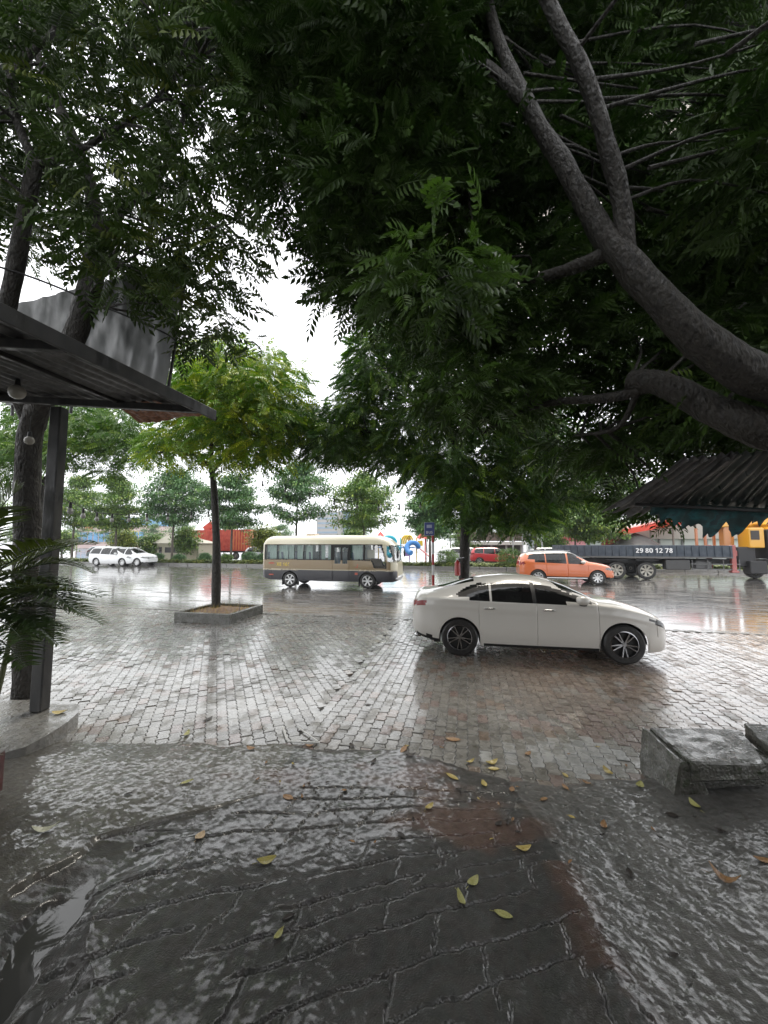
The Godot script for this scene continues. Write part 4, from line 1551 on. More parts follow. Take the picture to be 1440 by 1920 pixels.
	for w in sp.wheels:
		cuts.append(w[0] - sp.arch * 0.98); cuts.append(w[0] + sp.arch * 0.98)
	cuts.append(x1 - 0.45)
	cuts.sort()
	for k in range(0, cuts.size(), 2):
		bx(st, Vector3((cuts[k] + cuts[k + 1]) / 2, tab(sp.low, 0.0) + 0.06, 0), Vector3(cuts[k + 1] - cuts[k], 0.08, hw0 * 1.72))
	obj("underbody", st, M.black, root)
	for w in sp.wheels:
		st = S()
		var r: float = sp.arch * 1.0
		for k in 14:
			var a0 := PI * k / 14.0
			var a1 := PI * (k + 1) / 14.0
			var p0 := Vector3(w[0] + cos(a0) * r, w[1] + sin(a0) * r, 0)
			var p1 := Vector3(w[0] + cos(a1) * r, w[1] + sin(a1) * r, 0)
			for sg in [-1.0, 1.0]:
				quad(st, p0 + Vector3(0, 0, sg * hw0 * 0.945), p1 + Vector3(0, 0, sg * hw0 * 0.945), p1 + Vector3(0, 0, sg * hw0 * 0.62), p0 + Vector3(0, 0, sg * hw0 * 0.62))
				tri(st, p0 + Vector3(0, 0, sg * hw0 * 0.62), p1 + Vector3(0, 0, sg * hw0 * 0.62), Vector3(w[0], w[1], sg * hw0 * 0.62))
		obj("wheel_housing", st, M.black, root)

func poly(a: Array) -> PackedVector2Array:
	var o := PackedVector2Array()
	for k in range(0, a.size(), 2):
		o.append(Vector2(a[k], a[k + 1]))
	return o

func lump(called: String, parent: Node, m: Material, c: Vector3, size: Vector3, turn := Basis(), pw := 2.6) -> MeshInstance3D:
	var st := S()
	var nu := 20
	var nv := 12
	var f := func(u: float, v: float) -> Vector3:
		var cu := cos(u); var su := sin(u); var cv := cos(v); var sv := sin(v)
		return Vector3(signf(cv) * pow(absf(cv), 2 / pw) * signf(cu) * pow(absf(cu), 2 / pw) * size.x / 2, signf(sv) * pow(absf(sv), 2 / pw) * size.y / 2, signf(cv) * pow(absf(cv), 2 / pw) * signf(su) * pow(absf(su), 2 / pw) * size.z / 2)
	for i in nu:
		for j in nv:
			var u0 := TAU * i / nu
			var u1 := TAU * (i + 1) / nu
			var v0 := -PI / 2 + PI * j / nv
			var v1 := -PI / 2 + PI * (j + 1) / nv
			var a: Vector3 = f.call(u0, v0)
			var b: Vector3 = f.call(u1, v0)
			var d: Vector3 = f.call(u1, v1)
			var e: Vector3 = f.call(u0, v1)
			var g := func(p: Vector3) -> Vector3:
				return (p / (size * size)).normalized()
			tri_n(st, a, b, d, g.call(a), g.call(b), g.call(d))
			tri_n(st, a, d, e, g.call(a), g.call(d), g.call(e))
	var o := obj(called, st, m, parent)
	o.transform = Transform3D(turn, c)
	return o

func sedan_spec(body: Material) -> Dictionary:
	return {
		"paint": body, "arch": 0.365, "wheels": [[-1.33, 0.33], [1.40, 0.33]], "step": 0.02, "round": 2.7, "crease": 0.84,
		"top": [[-2.30, 0.93], [-2.24, 1.08], [-2.0, 1.13], [-1.7, 1.185], [-1.3, 1.30], [-0.9, 1.40], [-0.45, 1.445], [-0.1, 1.44], [0.25, 1.39], [0.6, 1.28], [0.9, 1.14], [1.08, 1.045], [1.4, 1.0], [1.75, 0.93], [2.0, 0.85], [2.18, 0.76], [2.30, 0.62], [2.33, 0.52]],
		"belt": [[-2.30, 0.82], [-2.2, 0.98], [-1.9, 1.02], [-1.4, 1.005], [-0.7, 0.985], [0.2, 0.965], [0.9, 0.95], [1.3, 0.92], [1.7, 0.85], [2.0, 0.77], [2.18, 0.68], [2.30, 0.55], [2.33, 0.44]],
		"half": [[-2.30, 0.66], [-2.22, 0.76], [-2.05, 0.84], [-1.6, 0.895], [-1.0, 0.895], [0.0, 0.88], [1.0, 0.885], [1.5, 0.895], [1.85, 0.87], [2.08, 0.79], [2.22, 0.68], [2.30, 0.55], [2.33, 0.42]],
		"roof_half": [[-2.30, 0.55], [-2.0, 0.64], [-1.5, 0.56], [-0.9, 0.55], [0.0, 0.57], [0.5, 0.58], [0.9, 0.66], [1.1, 0.76], [1.6, 0.74], [2.1, 0.6], [2.33, 0.35]],
		"low": [[-2.30, 0.42], [-2.15, 0.32], [-1.8, 0.24], [-0.9, 0.19], [0.9, 0.19], [1.9, 0.20], [2.2, 0.22], [2.33, 0.26]],
		"seams": [[-0.98, 0.42, 1.0], [0.02, 0.24, 0.99], [1.02, 0.24, 0.97], [-2.0, 0.98, 1.4], [2.02, 0.45, 0.8]],
		"patches": [
			["window", M.tint, poly([-1.42, 1.09, -1.1, 1.02, -0.78, 1.005, -0.78, 1.36, -0.98, 1.34, -1.2, 1.25]), 9.0],
			["window", M.tint, poly([-0.75, 1.005, -0.05, 0.99, -0.05, 1.385, -0.45, 1.385, -0.75, 1.365]), 9.0],
			["window", M.tint, poly([0.03, 0.99, 0.92, 0.985, 0.72, 1.11, 0.45, 1.24, 0.22, 1.33, 0.03, 1.37]), 9.0],
			["pillar_trim", M.black, poly([-0.05, 0.99, 0.03, 0.99, 0.03, 1.37, -0.05, 1.385]), 9.0],
			["window_trim", M.black, poly([0.92, 0.985, 1.0, 0.985, 0.78, 1.11, 0.5, 1.24, 0.72, 1.11]), 9.0],
			["windscreen", M.tint, poly([0.34, 1.36, 0.5, 1.2, 1.02, 1.03, 1.08, 1.06, 0.6, 1.4]), 0.57],
			["rear_window", M.tint, poly([-1.05, 1.30, -1.05, 1.45, -1.9, 1.26, -1.82, 1.16]), 0.4],
			["tail_lamp", M.red_lens, poly([-2.33, 0.86, -2.33, 0.965, -2.0, 0.955, -1.93, 0.93, -2.1, 0.875]), 9.0],
			["headlamp", M.tint, poly([1.78, 0.76, 2.1, 0.735, 2.31, 0.60, 2.31, 0.53, 2.16, 0.60, 1.95, 0.70]), 9.0],
			["front_grille", M.black, poly([2.24, 0.28, 2.4, 0.28, 2.4, 0.52, 2.29, 0.52]), 0.55],
			["sill_trim", M.black, poly([-0.95, 0.1, 1.02, 0.1, 1.02, 0.215, -0.95, 0.215]), 9.0],
			["bumper_trim", M.black, poly([-2.4, 0.1, -1.7, 0.1, -1.7, 0.29, -2.0, 0.345, -2.4, 0.40]), 9.0],
		],
	}

func overhang(x: float) -> float:
	return 1.4 + (x - 1.4) * 0.86 if x > 1.4 else (-1.33 + (x + 1.33) * 0.9 if x < -1.33 else x)

func build_sedan() -> void:
	var pr := on_road(866, 1228, 0.05)
	var pf := on_road(1164, 1244, 0.05)
	var dir := (pf - pr).normalized()
	var turn := atan2(-dir.z, dir.x)
	var mid := (pr + pf) * 0.5 + Vector3(dir.z, 0, -dir.x) * 0.80
	var t := thing("parked_sedan", "white sedan parked on the wet paving in front of the street tree", "car", mid + dir * -0.03, turn)
	var body := paint(0.62, 0.595, 0.55)
	var sp := sedan_spec(body)
	for key in ["top", "belt", "half", "roof_half", "low"]:
		for e in sp[key]:
			e[0] = overhang(e[0])
			if key == "top" and e[1] > 1.0:
				e[1] = 1.0 + (e[1] - 1.0) * 0.94
	for e in sp.patches:
		var o := PackedVector2Array()
		for v in e[2]:
			o.append(Vector2(overhang(v.x), v.y if v.y < 1.0 else 1.0 + (v.y - 1.0) * (0.80 if e[0] in ["window", "pillar_trim", "window_trim"] else 0.94)))
		e[2] = o
	for e in sp.seams:
		e[0] = overhang(e[0])
	skin(t, sp)
	for x in [-1.33, 1.40]:
		wheel(t, Vector3(x, 0.33, 0.79), 0.33, 0.21, M.alloy, 10)
		var w := wheel(t, Vector3(x, 0.33, -0.79), 0.33, 0.21, M.alloy, 10)
		w.rotation.y = PI
	for sg in [1.0, -1.0]:
		lump("mirror", t, body, Vector3(0.74, 1.06, sg * 0.99), Vector3(0.2, 0.15, 0.21))
		lump("mirror_foot", t, M.black, Vector3(0.77, 0.985, sg * 0.90), Vector3(0.12, 0.06, 0.16))
		for x in [-0.79, 0.22]:
			lump("door_handle", t, M.chrome, Vector3(x, 0.865, sg * 0.895), Vector3(0.21, 0.032, 0.045))
	# bright moulding under the rear bumper
	lump("exhaust_tip", t, M.chrome, Vector3(-2.12, 0.28, 0.55), Vector3(0.14, 0.08, 0.1))

func crossover_spec(body: Material, roof: Material) -> Dictionary:
	return {
		"paint": body, "arch": 0.40, "wheels": [[-1.36, 0.35], [1.41, 0.35]], "step": 0.04, "round": 3.2, "rows_low": 12, "rows_up": 14,
		"top": [[-2.23, 0.9], [-2.16, 1.25], [-1.95, 1.52], [-1.6, 1.62], [-0.8, 1.66], [0.0, 1.66], [0.35, 1.6], [0.8, 1.36], [1.12, 1.15], [1.5, 1.08], [1.95, 0.98], [2.15, 0.88], [2.25, 0.7]],
		"belt": [[-2.23, 0.85], [-2.1, 1.1], [-1.5, 1.09], [0.0, 1.03], [1.0, 1.0], [1.5, 0.96], [2.0, 0.85], [2.25, 0.62]],
		"half": [[-2.23, 0.72], [-2.0, 0.84], [-1.4, 0.89], [1.3, 0.89], [1.8, 0.86], [2.1, 0.74], [2.25, 0.55]],
		"roof_half": [[-2.23, 0.6], [-1.8, 0.62], [0.2, 0.64], [0.9, 0.7], [1.3, 0.76], [2.25, 0.45]],
		"low": [[-2.23, 0.45], [-1.9, 0.3], [1.9, 0.28], [2.25, 0.36]],
		"seams": [[-0.95, 0.4, 1.1], [0.05, 0.3, 1.1], [1.0, 0.3, 1.05]],
		"patches": [
			["window", M.tint, poly([-1.85, 1.2, -1.0, 1.1, -1.0, 1.53, -1.75, 1.48]), 9.0],
			["window", M.tint, poly([-0.93, 1.1, 0.0, 1.06, 0.0, 1.56, -0.93, 1.54]), 9.0],
			["window", M.tint, poly([0.08, 1.06, 0.95, 1.05, 0.6, 1.33, 0.28, 1.54, 0.08, 1.56]), 9.0],
			["windscreen", M.tint, poly([0.3, 1.5, 0.5, 1.3, 1.1, 1.1, 1.16, 1.16, 0.4, 1.66]), 0.62],
			["roof", roof, poly([-2.2, 1.5, 0.4, 1.52, 0.5, 1.8, -2.3, 1.8]), 9.0],
			["tail_lamp", M.red_lens, poly([-2.3, 0.95, -2.05, 0.95, -1.85, 1.08, -2.25, 1.1]), 9.0],
			["headlamp", M.lamp_clear, poly([1.75, 0.78, 2.25, 0.66, 2.25, 0.78, 1.9, 0.88]), 9.0],
			["sill_trim", M.black, poly([-2.3, 0.2, 2.3, 0.2, 2.3, 0.36, -2.3, 0.4]), 9.0],
		],
	}

func van_spec(body: Material) -> Dictionary:
	var d := crossover_spec(body, body)
	d.top = [[-2.35, 0.95], [-2.3, 1.4], [-2.1, 1.68], [-1.2, 1.74], [0.0, 1.72], [0.4, 1.62], [0.85, 1.36], [1.2, 1.15], [1.6, 1.06], [2.1, 0.96], [2.35, 0.7]]
	d.belt = [[-2.35, 0.9], [-2.2, 1.08], [0.0, 1.03], [1.0, 1.0], [1.5, 0.98], [2.1, 0.85], [2.35, 0.6]]
	d.half = [[-2.35, 0.78], [-2.1, 0.9], [-1.4, 0.93], [1.4, 0.93], [2.0, 0.86], [2.35, 0.6]]
	d.roof_half = [[-2.35, 0.66], [0.2, 0.68], [0.9, 0.74], [1.3, 0.78], [2.35, 0.5]]
	d.low = [[-2.35, 0.4], [-1.9, 0.25], [1.9, 0.24], [2.35, 0.3]]
	d.patches = [
		["window", M.tint, poly([-2.1, 1.16, -1.0, 1.1, -1.0, 1.58, -2.0, 1.56]), 9.0],
		["window", M.tint, poly([-0.93, 1.1, 0.05, 1.06, 0.05, 1.6, -0.93, 1.59]), 9.0],
		["window", M.tint, poly([0.12, 1.06, 1.0, 1.05, 0.65, 1.34, 0.35, 1.54, 0.12, 1.58]), 9.0],
		["windscreen", M.tint, poly([0.35, 1.55, 0.5, 1.3, 1.15, 1.1, 1.2, 1.16, 0.45, 1.66]), 0.66],
		["front_grille", M.black, poly([2.2, 0.5, 2.4, 0.5, 2.4, 0.72, 2.24, 0.72]), 0.6],
		["bumper_vent", M.black, poly([2.2, 0.3, 2.4, 0.3, 2.4, 0.4, 2.25, 0.4]), 0.6],
		["headlamp", M.lamp_clear, poly([1.8, 0.8, 2.3, 0.66, 2.3, 0.76, 1.95, 0.9]), 9.0],
	]
	return d

func build_traffic() -> void:
	# --- minibus
	var pr := on_road(556, 1100, 0.0)
	var pf := on_road(706, 1105.5, 0.0)
	var mid := (pr + pf) * 0.5
	mid = mid + Vector3(-sin(-STREET) * -1.0, 0, -cos(STREET)) * 0.92
	var t := thing("minibus", "tan and cream minibus with dark skirt driving on the wet road", "minibus", mid, -STREET)
	t.scale = Vector3.ONE * 0.935
	var cream := paint(0.72, 0.66, 0.5)
	var tan_ := paint(0.30, 0.22, 0.125, 0.15)
	var navy := paint(0.035, 0.035, 0.045)
	var trim := plain(0.05, 0.045, 0.04, 0.4)
	var L := 3.52
	var frames := [[-3.32, -2.72], [-2.66, -1.78], [-1.72, -1.27], [-1.21, -0.42], [-0.38, 0.20]]
	var patches := []
	for f in frames:
		patches.append(["window", M.teal_glass, poly([f[0], 1.42, f[1], 1.42, f[1], 2.13, f[0], 2.13]), 9.0])
	patches.append(["door_window", M.teal_glass, poly([0.38, 1.22, 0.68, 1.22, 0.68, 2.0, 0.38, 2.0]), 9.0, 1.0])
	patches.append(["door_window", M.teal_glass, poly([0.78, 1.22, 1.06, 1.22, 1.06, 2.0, 0.78, 2.0]), 9.0, 1.0])
	patches.append(["window", M.teal_glass, poly([1.2, 1.42, 1.85, 1.42, 1.85, 2.13, 1.2, 2.13]), 9.0])
	patches.append(["window", M.clear, poly([1.95, 1.4, 2.3, 1.38, 2.45, 1.05, 2.9, 1.02, 2.98, 1.05, 2.88, 1.55, 2.7, 2.08, 1.95, 2.13]), 9.0])
	patches.append(["window_band", M.black, poly([-3.42, 1.38, 2.25, 1.36, 2.38, 1.0, 3.02, 0.98, 2.95, 1.5, 2.78, 2.17, -3.42, 2.17]), 9.0])
	patches.append(["windscreen", M.clear, poly([3.05, 1.3, 3.6, 1.3, 3.6, 2.1, 2.98, 2.1]), 9.0])
	patches.append(["skirt", navy, poly([-3.6, 0.1, 3.6, 0.1, 3.6, 0.86, -3.6, 0.86]), 9.0])
	patches.append(["side_stripe", plain(0.62, 0.55, 0.42, 0.4), poly([-3.6, 0.86, 3.6, 0.86, 3.6, 0.91, -3.6, 0.91]), 9.0])
	patches.append(["side_panel", tan_, poly([-3.6, 0.91, 3.2, 0.91, 3.2, 1.38, -3.6, 1.38]), 9.0])
	skin(t, {
		"paint": cream, "arch": 0.43, "wheels": [[-2.0, 0.38], [2.05, 0.38]], "step": 0.05, "round": 4.2, "rows_low": 44, "rows_up": 14,
		"top": [[-L, 2.3], [-L + 0.06, 2.45], [-L + 0.25, 2.56], [-2.6, 2.6], [2.3, 2.6], [2.8, 2.5], [3.1, 2.34], [3.3, 2.1], [3.42, 1.7], [3.5, 1.3]],
		"belt": [[-L, 2.15], [2.7, 2.15], [3.0, 2.1], [3.2, 1.9], [3.35, 1.55], [3.5, 1.05]],
		"half": [[-L, 0.92], [-L + 0.15, 1.0], [3.0, 1.0], [3.25, 0.97], [3.42, 0.88], [3.5, 0.78]],
		"roof_half": [[-L, 0.8], [3.0, 0.84], [3.5, 0.7]],
		"low": [[-L, 0.48], [-3.0, 0.36], [3.2, 0.34], [3.5, 0.4]],
		"seams": [[0.28, 0.38, 2.1], [1.14, 0.38, 2.1], [-3.0, 0.4, 0.86]], "patches": patches})
	for x in [-2.0, 2.05]:
		wheel(t, Vector3(x, 0.38, 0.87), 0.38, 0.22, M.alloy_light, 6)
		wheel(t, Vector3(x, 0.38, -0.87), 0.38, 0.22, M.alloy_light, 6).rotation.y = PI
	part_box("roof_vent", plain(0.6, 0.5, 0.4, 0.5), t, Vector3(-1.2, 2.64, 0), Vector3(0.5, 0.12, 0.6), 0.03)
	part_box("floor", M.black, t, Vector3(0, 0.72, 0), Vector3(6.7, 0.08, 1.8))
	var curt := plain(0.5, 0.66, 0.6, 0.8)
	for f in [[-3.05, 0.55], [-2.4, 0.5], [-1.95, 0.3], [-1.5, 0.3], [-1.0, 0.35], [-0.25, 0.2], [0.1, 0.2], [1.5, 0.55]]:
		for sg in [1.0, -1.0]:
			var st := S()
			for k in 8:
				var xa: float = f[0] + f[1] * (k / 8.0 - 0.5)
				var xb: float = f[0] + f[1] * ((k + 1) / 8.0 - 0.5)
				quad(st, Vector3(xa, 1.35, sg * (0.86 + 0.02 * (k % 2))), Vector3(xb, 1.35, sg * (0.86 + 0.02 * ((k + 1) % 2))), Vector3(xb, 2.1, sg * (0.86 + 0.02 * ((k + 1) % 2))), Vector3(xa, 2.1, sg * (0.86 + 0.02 * (k % 2))))
			obj("curtain", st, curt, t)
	for k in 7:
		for sg in [-0.5, 0.5]:
			var sx := -3.0 + k * 0.75
			if k == 4 and sg > 0:
				continue
			var st := S()
			bx(st, Vector3(sx, 1.02, sg), Vector3(0.42, 0.12, 0.8), 0.03)
			bx(st, Vector3(sx - 0.2, 1.4, sg), Vector3(0.12, 0.75, 0.8), 0.03, Basis(Vector3.BACK, 0.12))
			obj("seat", st, plain(0.12, 0.14, 0.2, 0.8), t)
	part_box("dashboard_notice", plain(0.6, 0.62, 0.5, 0.6), t, Vector3(2.2, 1.68, 0.86), Vector3(0.36, 0.42, 0.02))
	for sg in [1.0, -1.0]:
		var st := S()
		tube(st, [Vector3(3.2, 2.1, sg * 0.85), Vector3(3.5, 2.05, sg * 1.02), Vector3(3.55, 1.85, sg * 1.05)], [0.02, 0.02, 0.02], 6)
		obj("mirror_arm", st, M.black, t)
		lump("mirror", t, M.black, Vector3(3.55, 1.68, sg * 1.05), Vector3(0.1, 0.38, 0.2))
		lump("headlamp", t, M.lamp_clear, Vector3(3.36, 0.85, sg * 0.72), Vector3(0.24, 0.22, 0.34))
	lump("bumper", t, paint(0.4, 0.4, 0.42), Vector3(3.44, 0.5, 0), Vector3(0.24, 0.26, 1.75))
	var tm := put_mesh("lettering", text_mesh("XE 16BW15", 0.17, 0.006), plain(0.75, 0.55, 0.08, 0.4), t)
	tm.position = Vector3(-2.1, 1.14, 1.008)
	for e in [[-3.0, 1.2, 0.3, 0.07], [-3.0, 0.62, 0.25, 0.06], [1.5, 1.1, 0.16, 0.16], [1.5, 0.72, 0.14, 0.1]]:
		part_box("sticker", plain(0.55, 0.12, 0.08, 0.4), t, Vector3(e[0], e[1], 1.004), Vector3(e[2], e[3], 0.006))
	for x in [-2.4, -1.6, 1.62, 2.45]:
		part_box("mudflap", M.black, t, Vector3(x, 0.26, 0.86), Vector3(0.03, 0.3, 0.24))

	# --- orange crossover
	var c0 := on_road(1013, 1093.5, 0.0)
	var c1 := on_road(1116, 1098, 0.0)
	var dirc := Vector3(cos(STREET), 0, sin(STREET))
	mid = (c0 + c1) * 0.5 + Vector3(sin(STREET), 0, -cos(STREET)) * 0.8
	t = thing("orange_crossover", "orange crossover car with dark glasshouse driving on the wet road", "car", mid, -STREET)
	skin(t, crossover_spec(paint(0.62, 0.15, 0.045), paint(0.10, 0.105, 0.11)))
	for x in [-1.36, 1.41]:
		wheel(t, Vector3(x, 0.35, 0.78), 0.35, 0.22, M.alloy_light, 8)
		wheel(t, Vector3(x, 0.35, -0.78), 0.35, 0.22, M.alloy_light, 8).rotation.y = PI
	for sg in [1.0, -1.0]:
		lump("mirror", t, M.lamp_clear if false else plain(0.6, 0.58, 0.55, 0.3), Vector3(0.75, 1.12, sg * 1.0), Vector3(0.2, 0.15, 0.2))
		part_box("roof_rail", M.alloy, t, Vector3(-0.7, 1.67, sg * 0.6), Vector3(1.9, 0.03, 0.03), 0.01)
		part_box("sill_strip", M.alloy_light, t, Vector3(0.0, 0.32, sg * 0.875), Vector3(1.9, 0.05, 0.03), 0.01)
	lump("fog_lamp", t, plain(0.6, 0.5, 0.45, 0.2), Vector3(2.14, 0.55, 0.62), Vector3(0.1, 0.1, 0.14))

	# --- white minivan across the road
	var w0 := on_road(176, 1060, 0.0)
	var w1 := on_road(236, 1063, 0.0)
	mid = (w0 + w1) * 0.5 + Vector3(sin(STREET), 0, -cos(STREET)) * 0.8
	t = thing("white_minivan", "white minivan driving beside the verge beyond the palm", "car", mid, -STREET)
	skin(t, van_spec(paint(0.78, 0.79, 0.8)))
	for x in [-1.36, 1.41]:
		wheel(t, Vector3(x, 0.35, 0.8), 0.35, 0.22, M.alloy_light, 8)
		wheel(t, Vector3(x, 0.35, -0.8), 0.35, 0.22, M.alloy_light, 8).rotation.y = PI
	lump("mirror", t, plain(0.7, 0.72, 0.72, 0.3), Vector3(0.8, 1.12, 1.02), Vector3(0.2, 0.15, 0.2))
	lump("mirror", t, plain(0.7, 0.72, 0.72, 0.3), Vector3(0.8, 1.12, -1.02), Vector3(0.2, 0.15, 0.2))

	t = thing("white_car", "white car beside the verge half hidden behind the white minivan", "car", st_at(250, 29.6), -STREET)
	skin(t, crossover_spec(paint(0.76, 0.77, 0.78), paint(0.76, 0.77, 0.78)))
	for x in [-1.36, 1.41]:
		wheel(t, Vector3(x, 0.35, 0.78), 0.35, 0.22, M.alloy_light, 8)
		wheel(t, Vector3(x, 0.35, -0.78), 0.35, 0.22, M.alloy_light, 8).rotation.y = PI

	# --- parked cars on the lot
	var lot := [[208, 41.0, Color(0.16, 0.2, 0.22), "dark grey car parked on the lot behind the white minivan", 0.6], [245, 42.0, Color(0.5, 0.52, 0.54), "silver car parked on the lot above the white minivan bonnet", -0.5], [282, 40.5, Color(0.7, 0.7, 0.7), "white car parked on the lot beside the guardhouse", 0.3], [258, 38.5, Color(0.5, 0.06, 0.1), "small red car parked on the lot over the minivan", 1.2], [925, 38.2, Color(0.6, 0.03, 0.04), "red car parked in front of the low brown pavilion", 0.0], [880, 38.4, Color(0.5, 0.5, 0.5), "grey car parked by the low brown pavilion", 0.1], [500, 40.0, Color(0.5, 0.52, 0.54), "silver car parked beside the red container", 0.2], [512, 44.0, Color(0.6, 0.6, 0.62), "pale car parked beyond the red container", 0.1], [1035, 39.0, Color(0.6, 0.62, 0.62), "pale car parked below the pink shop sign", 0.2]]
	for q in lot:
		t = thing("lot_car", q[3], "car", st_at(q[0], q[1], -0.02), -STREET + q[4], "cars parked beyond the verge")
		var sp := crossover_spec(paint(q[2].r, q[2].g, q[2].b), paint(q[2].r, q[2].g, q[2].b))
		sp.step = 0.1
		sp.rows_low = 8
		sp.rows_up = 8
		skin(t, sp)
		for x in [-1.36, 1.41]:
			for sg in [1.0, -1.0]:
				var w := wheel(t, Vector3(x, 0.35, sg * 0.78), 0.35, 0.2, M.alloy_light, 5)
				if sg < 0:
					w.rotation.y = PI

	# --- crane truck
	var wa := on_road(1165, 1084, 0.0)
	var wb := on_road(1213, 1086.5, 0.0)
	var base := wb + Vector3(sin(STREET), 0, -cos(STREET)) * 1.1
	t = thing("crane_truck", "dark blue flatbed truck with a yellow cab and red crane frame", "truck", base, -STREET)
	var navy2 := mottled([[0.2, lin(0.03, 0.042, 0.06)], [0.8, lin(0.055, 0.07, 0.09)]], Vector3(0.5, 0.5, 0.5), 0.3, 0.6, 0.0, false, 41)
	var yel := paint(0.72, 0.36, 0.02)
	var dk := plain(0.03, 0.03, 0.032, 0.5)
	part_box("bed_side", navy2, t, Vector3(-0.15, 1.62, 1.2), Vector3(8.7, 0.62, 0.08), 0.01)
	part_box("bed_side", navy2, t, Vector3(-0.15, 1.62, -1.2), Vector3(8.7, 0.62, 0.08), 0.01)
	part_box("tailgate", navy2, t, Vector3(-4.48, 1.62, 0), Vector3(0.08, 0.62, 2.32), 0.01)
	part_box("bed_floor", dk, t, Vector3(-0.15, 1.3, 0), Vector3(8.7, 0.1, 2.3))
	for k in 24:
		part_box("rib", navy2, t, Vector3(-4.3 + k * 0.365, 1.62, 1.26), Vector3(0.05, 0.56, 0.05), 0.008)
	part_box("side_rail", plain(0.1, 0.1, 0.1, 0.5), t, Vector3(-0.15, 1.27, 1.25), Vector3(8.7, 0.08, 0.06), 0.01)
	part_box("chassis", dk, t, Vector3(1.2, 1.0, 0), Vector3(11.5, 0.3, 0.9), 0.02)
	var plate := put_mesh("lettering", text_mesh("29 80 12 78", 0.26, 0.01), plain(0.8, 0.8, 0.8, 0.5), t)
	plate.position = Vector3(0.36, 1.64, 1.3)
	for x in [-1.55, 0.0]:
		for sg in [1.0, -1.0]:
			var w := wheel(t, Vector3(x, 0.5, sg * 1.02), 0.5, 0.3, plain(0.42, 0.4, 0.35, 0.5), 7, 0.2)
			if sg < 0:
				w.rotation.y = PI
		part_box("mudguard", dk, t, Vector3(x, 1.1, 1.05), Vector3(1.15, 0.05, 0.4), 0.01)
	part_box("toolbox", plain(0.06, 0.06, 0.06, 0.5), t, Vector3(1.55, 0.85, 1.0), Vector3(1.2, 0.55, 0.45), 0.03)
	part_box("guard_rail", plain(0.12, 0.12, 0.12, 0.4), t, Vector3(3.4, 0.62, 1.12), Vector3(2.4, 0.06, 0.04), 0.01)
	part_box("guard_rail", plain(0.12, 0.12, 0.12, 0.4), t, Vector3(3.4, 0.9, 1.12), Vector3(2.4, 0.06, 0.04), 0.01)
	for k in 4:
		part_box("guard_post", plain(0.12, 0.12, 0.12, 0.4), t, Vector3(2.3 + k * 0.75, 0.85, 1.1), Vector3(0.05, 0.6, 0.04), 0.01)
	part_box("fuel_tank", plain(0.1, 0.1, 0.1, 0.3), t, Vector3(2.9, 0.85, 0.75), Vector3(0.9, 0.55, 0.5), 0.1)
	# crane frame between bed and cab
	var cred := paint(0.34, 0.07, 0.06)
	part_box("outrigger", cred, t, Vector3(4.30, 1.25, 1.05), Vector3(0.22, 1.4, 0.22), 0.02)
	part_box("outrigger", cred, t, Vector3(4.30, 1.25, -1.05), Vector3(0.22, 1.4, 0.22), 0.02)
	part_box("outrigger_beam", cred, t, Vector3(4.35, 1.5, 0), Vector3(0.3, 0.3, 2.2), 0.02)
	part_box("outrigger_foot", cred, t, Vector3(4.30, 0.5, 1.05), Vector3(0.34, 0.12, 0.34), 0.02)
	part_box("crane_column", paint(0.5, 0.2, 0.05), t, Vector3(4.65, 2.3, 0), Vector3(0.5, 1.9, 0.5), 0.04)
	part_box("crane_boom", yel, t, Vector3(5.35, 3.25, 0.1), Vector3(3.0, 0.42, 0.45), 0.04, Basis(Vector3.BACK, 0.08))
	part_box("hydraulic_block", dk, t, Vector3(5.05, 1.3, 0.4), Vector3(0.9, 1.1, 1.0), 0.06)
	for k in 3:
		part_box("crane_strut", paint(0.5, 0.16, 0.05), t, Vector3(3.4 + k * 0.45, 2.35, -0.5), Vector3(0.12, 1.2, 0.12), 0.01)
	part_box("battery_box", dk, t, Vector3(5.40, 0.75, 0.95), Vector3(0.8, 0.7, 0.5), 0.04)
	# cab
	var cab := Node3D.new()
	cab.name = "cab"
	t.add_child(cab)
	part_box("shell", yel, cab, Vector3(7.10, 2.1, 0), Vector3(2.1, 1.75, 2.36), 0.12)
	part_box("roof", yel, cab, Vector3(7.05, 3.08, 0), Vector3(1.9, 0.26, 2.2), 0.1)
	part_box("rear_band", dk, cab, Vector3(6.03, 2.0, 0.6), Vector3(0.2, 1.6, 1.1), 0.03)
	part_box("sleeper_panel", yel, cab, Vector3(5.50, 2.35, 0.55), Vector3(0.7, 1.1, 1.0), 0.04)
	part_box("rear_window", M.tint, cab, Vector3(5.40, 2.5, 1.06), Vector3(0.4, 0.5, 0.04), 0.01)
	part_box("door_window", M.tint, cab, Vector3(7.25, 2.5, 1.19), Vector3(0.9, 0.6, 0.04), 0.01)
	part_box("door", yel, cab, Vector3(7.25, 1.75, 1.19), Vector3(1.1, 0.8, 0.05), 0.02)
	part_box("windscreen", M.tint, cab, Vector3(8.17, 2.45, 0), Vector3(0.05, 0.8, 2.0), 0.01)
	part_box("bumper", dk, cab, Vector3(8.05, 0.75, 0), Vector3(0.4, 0.5, 2.3), 0.05)
	for sg in [1.0, -1.0]:
		var w := wheel(t, Vector3(6.50, 0.5, sg * 1.02), 0.5, 0.3, plain(0.42, 0.4, 0.35, 0.5), 7, 0.2)
		if sg < 0:
			w.rotation.y = PI
	part_box("wheel_arch", dk, t, Vector3(6.50, 1.12, 1.05), Vector3(1.3, 0.1, 0.4), 0.02)

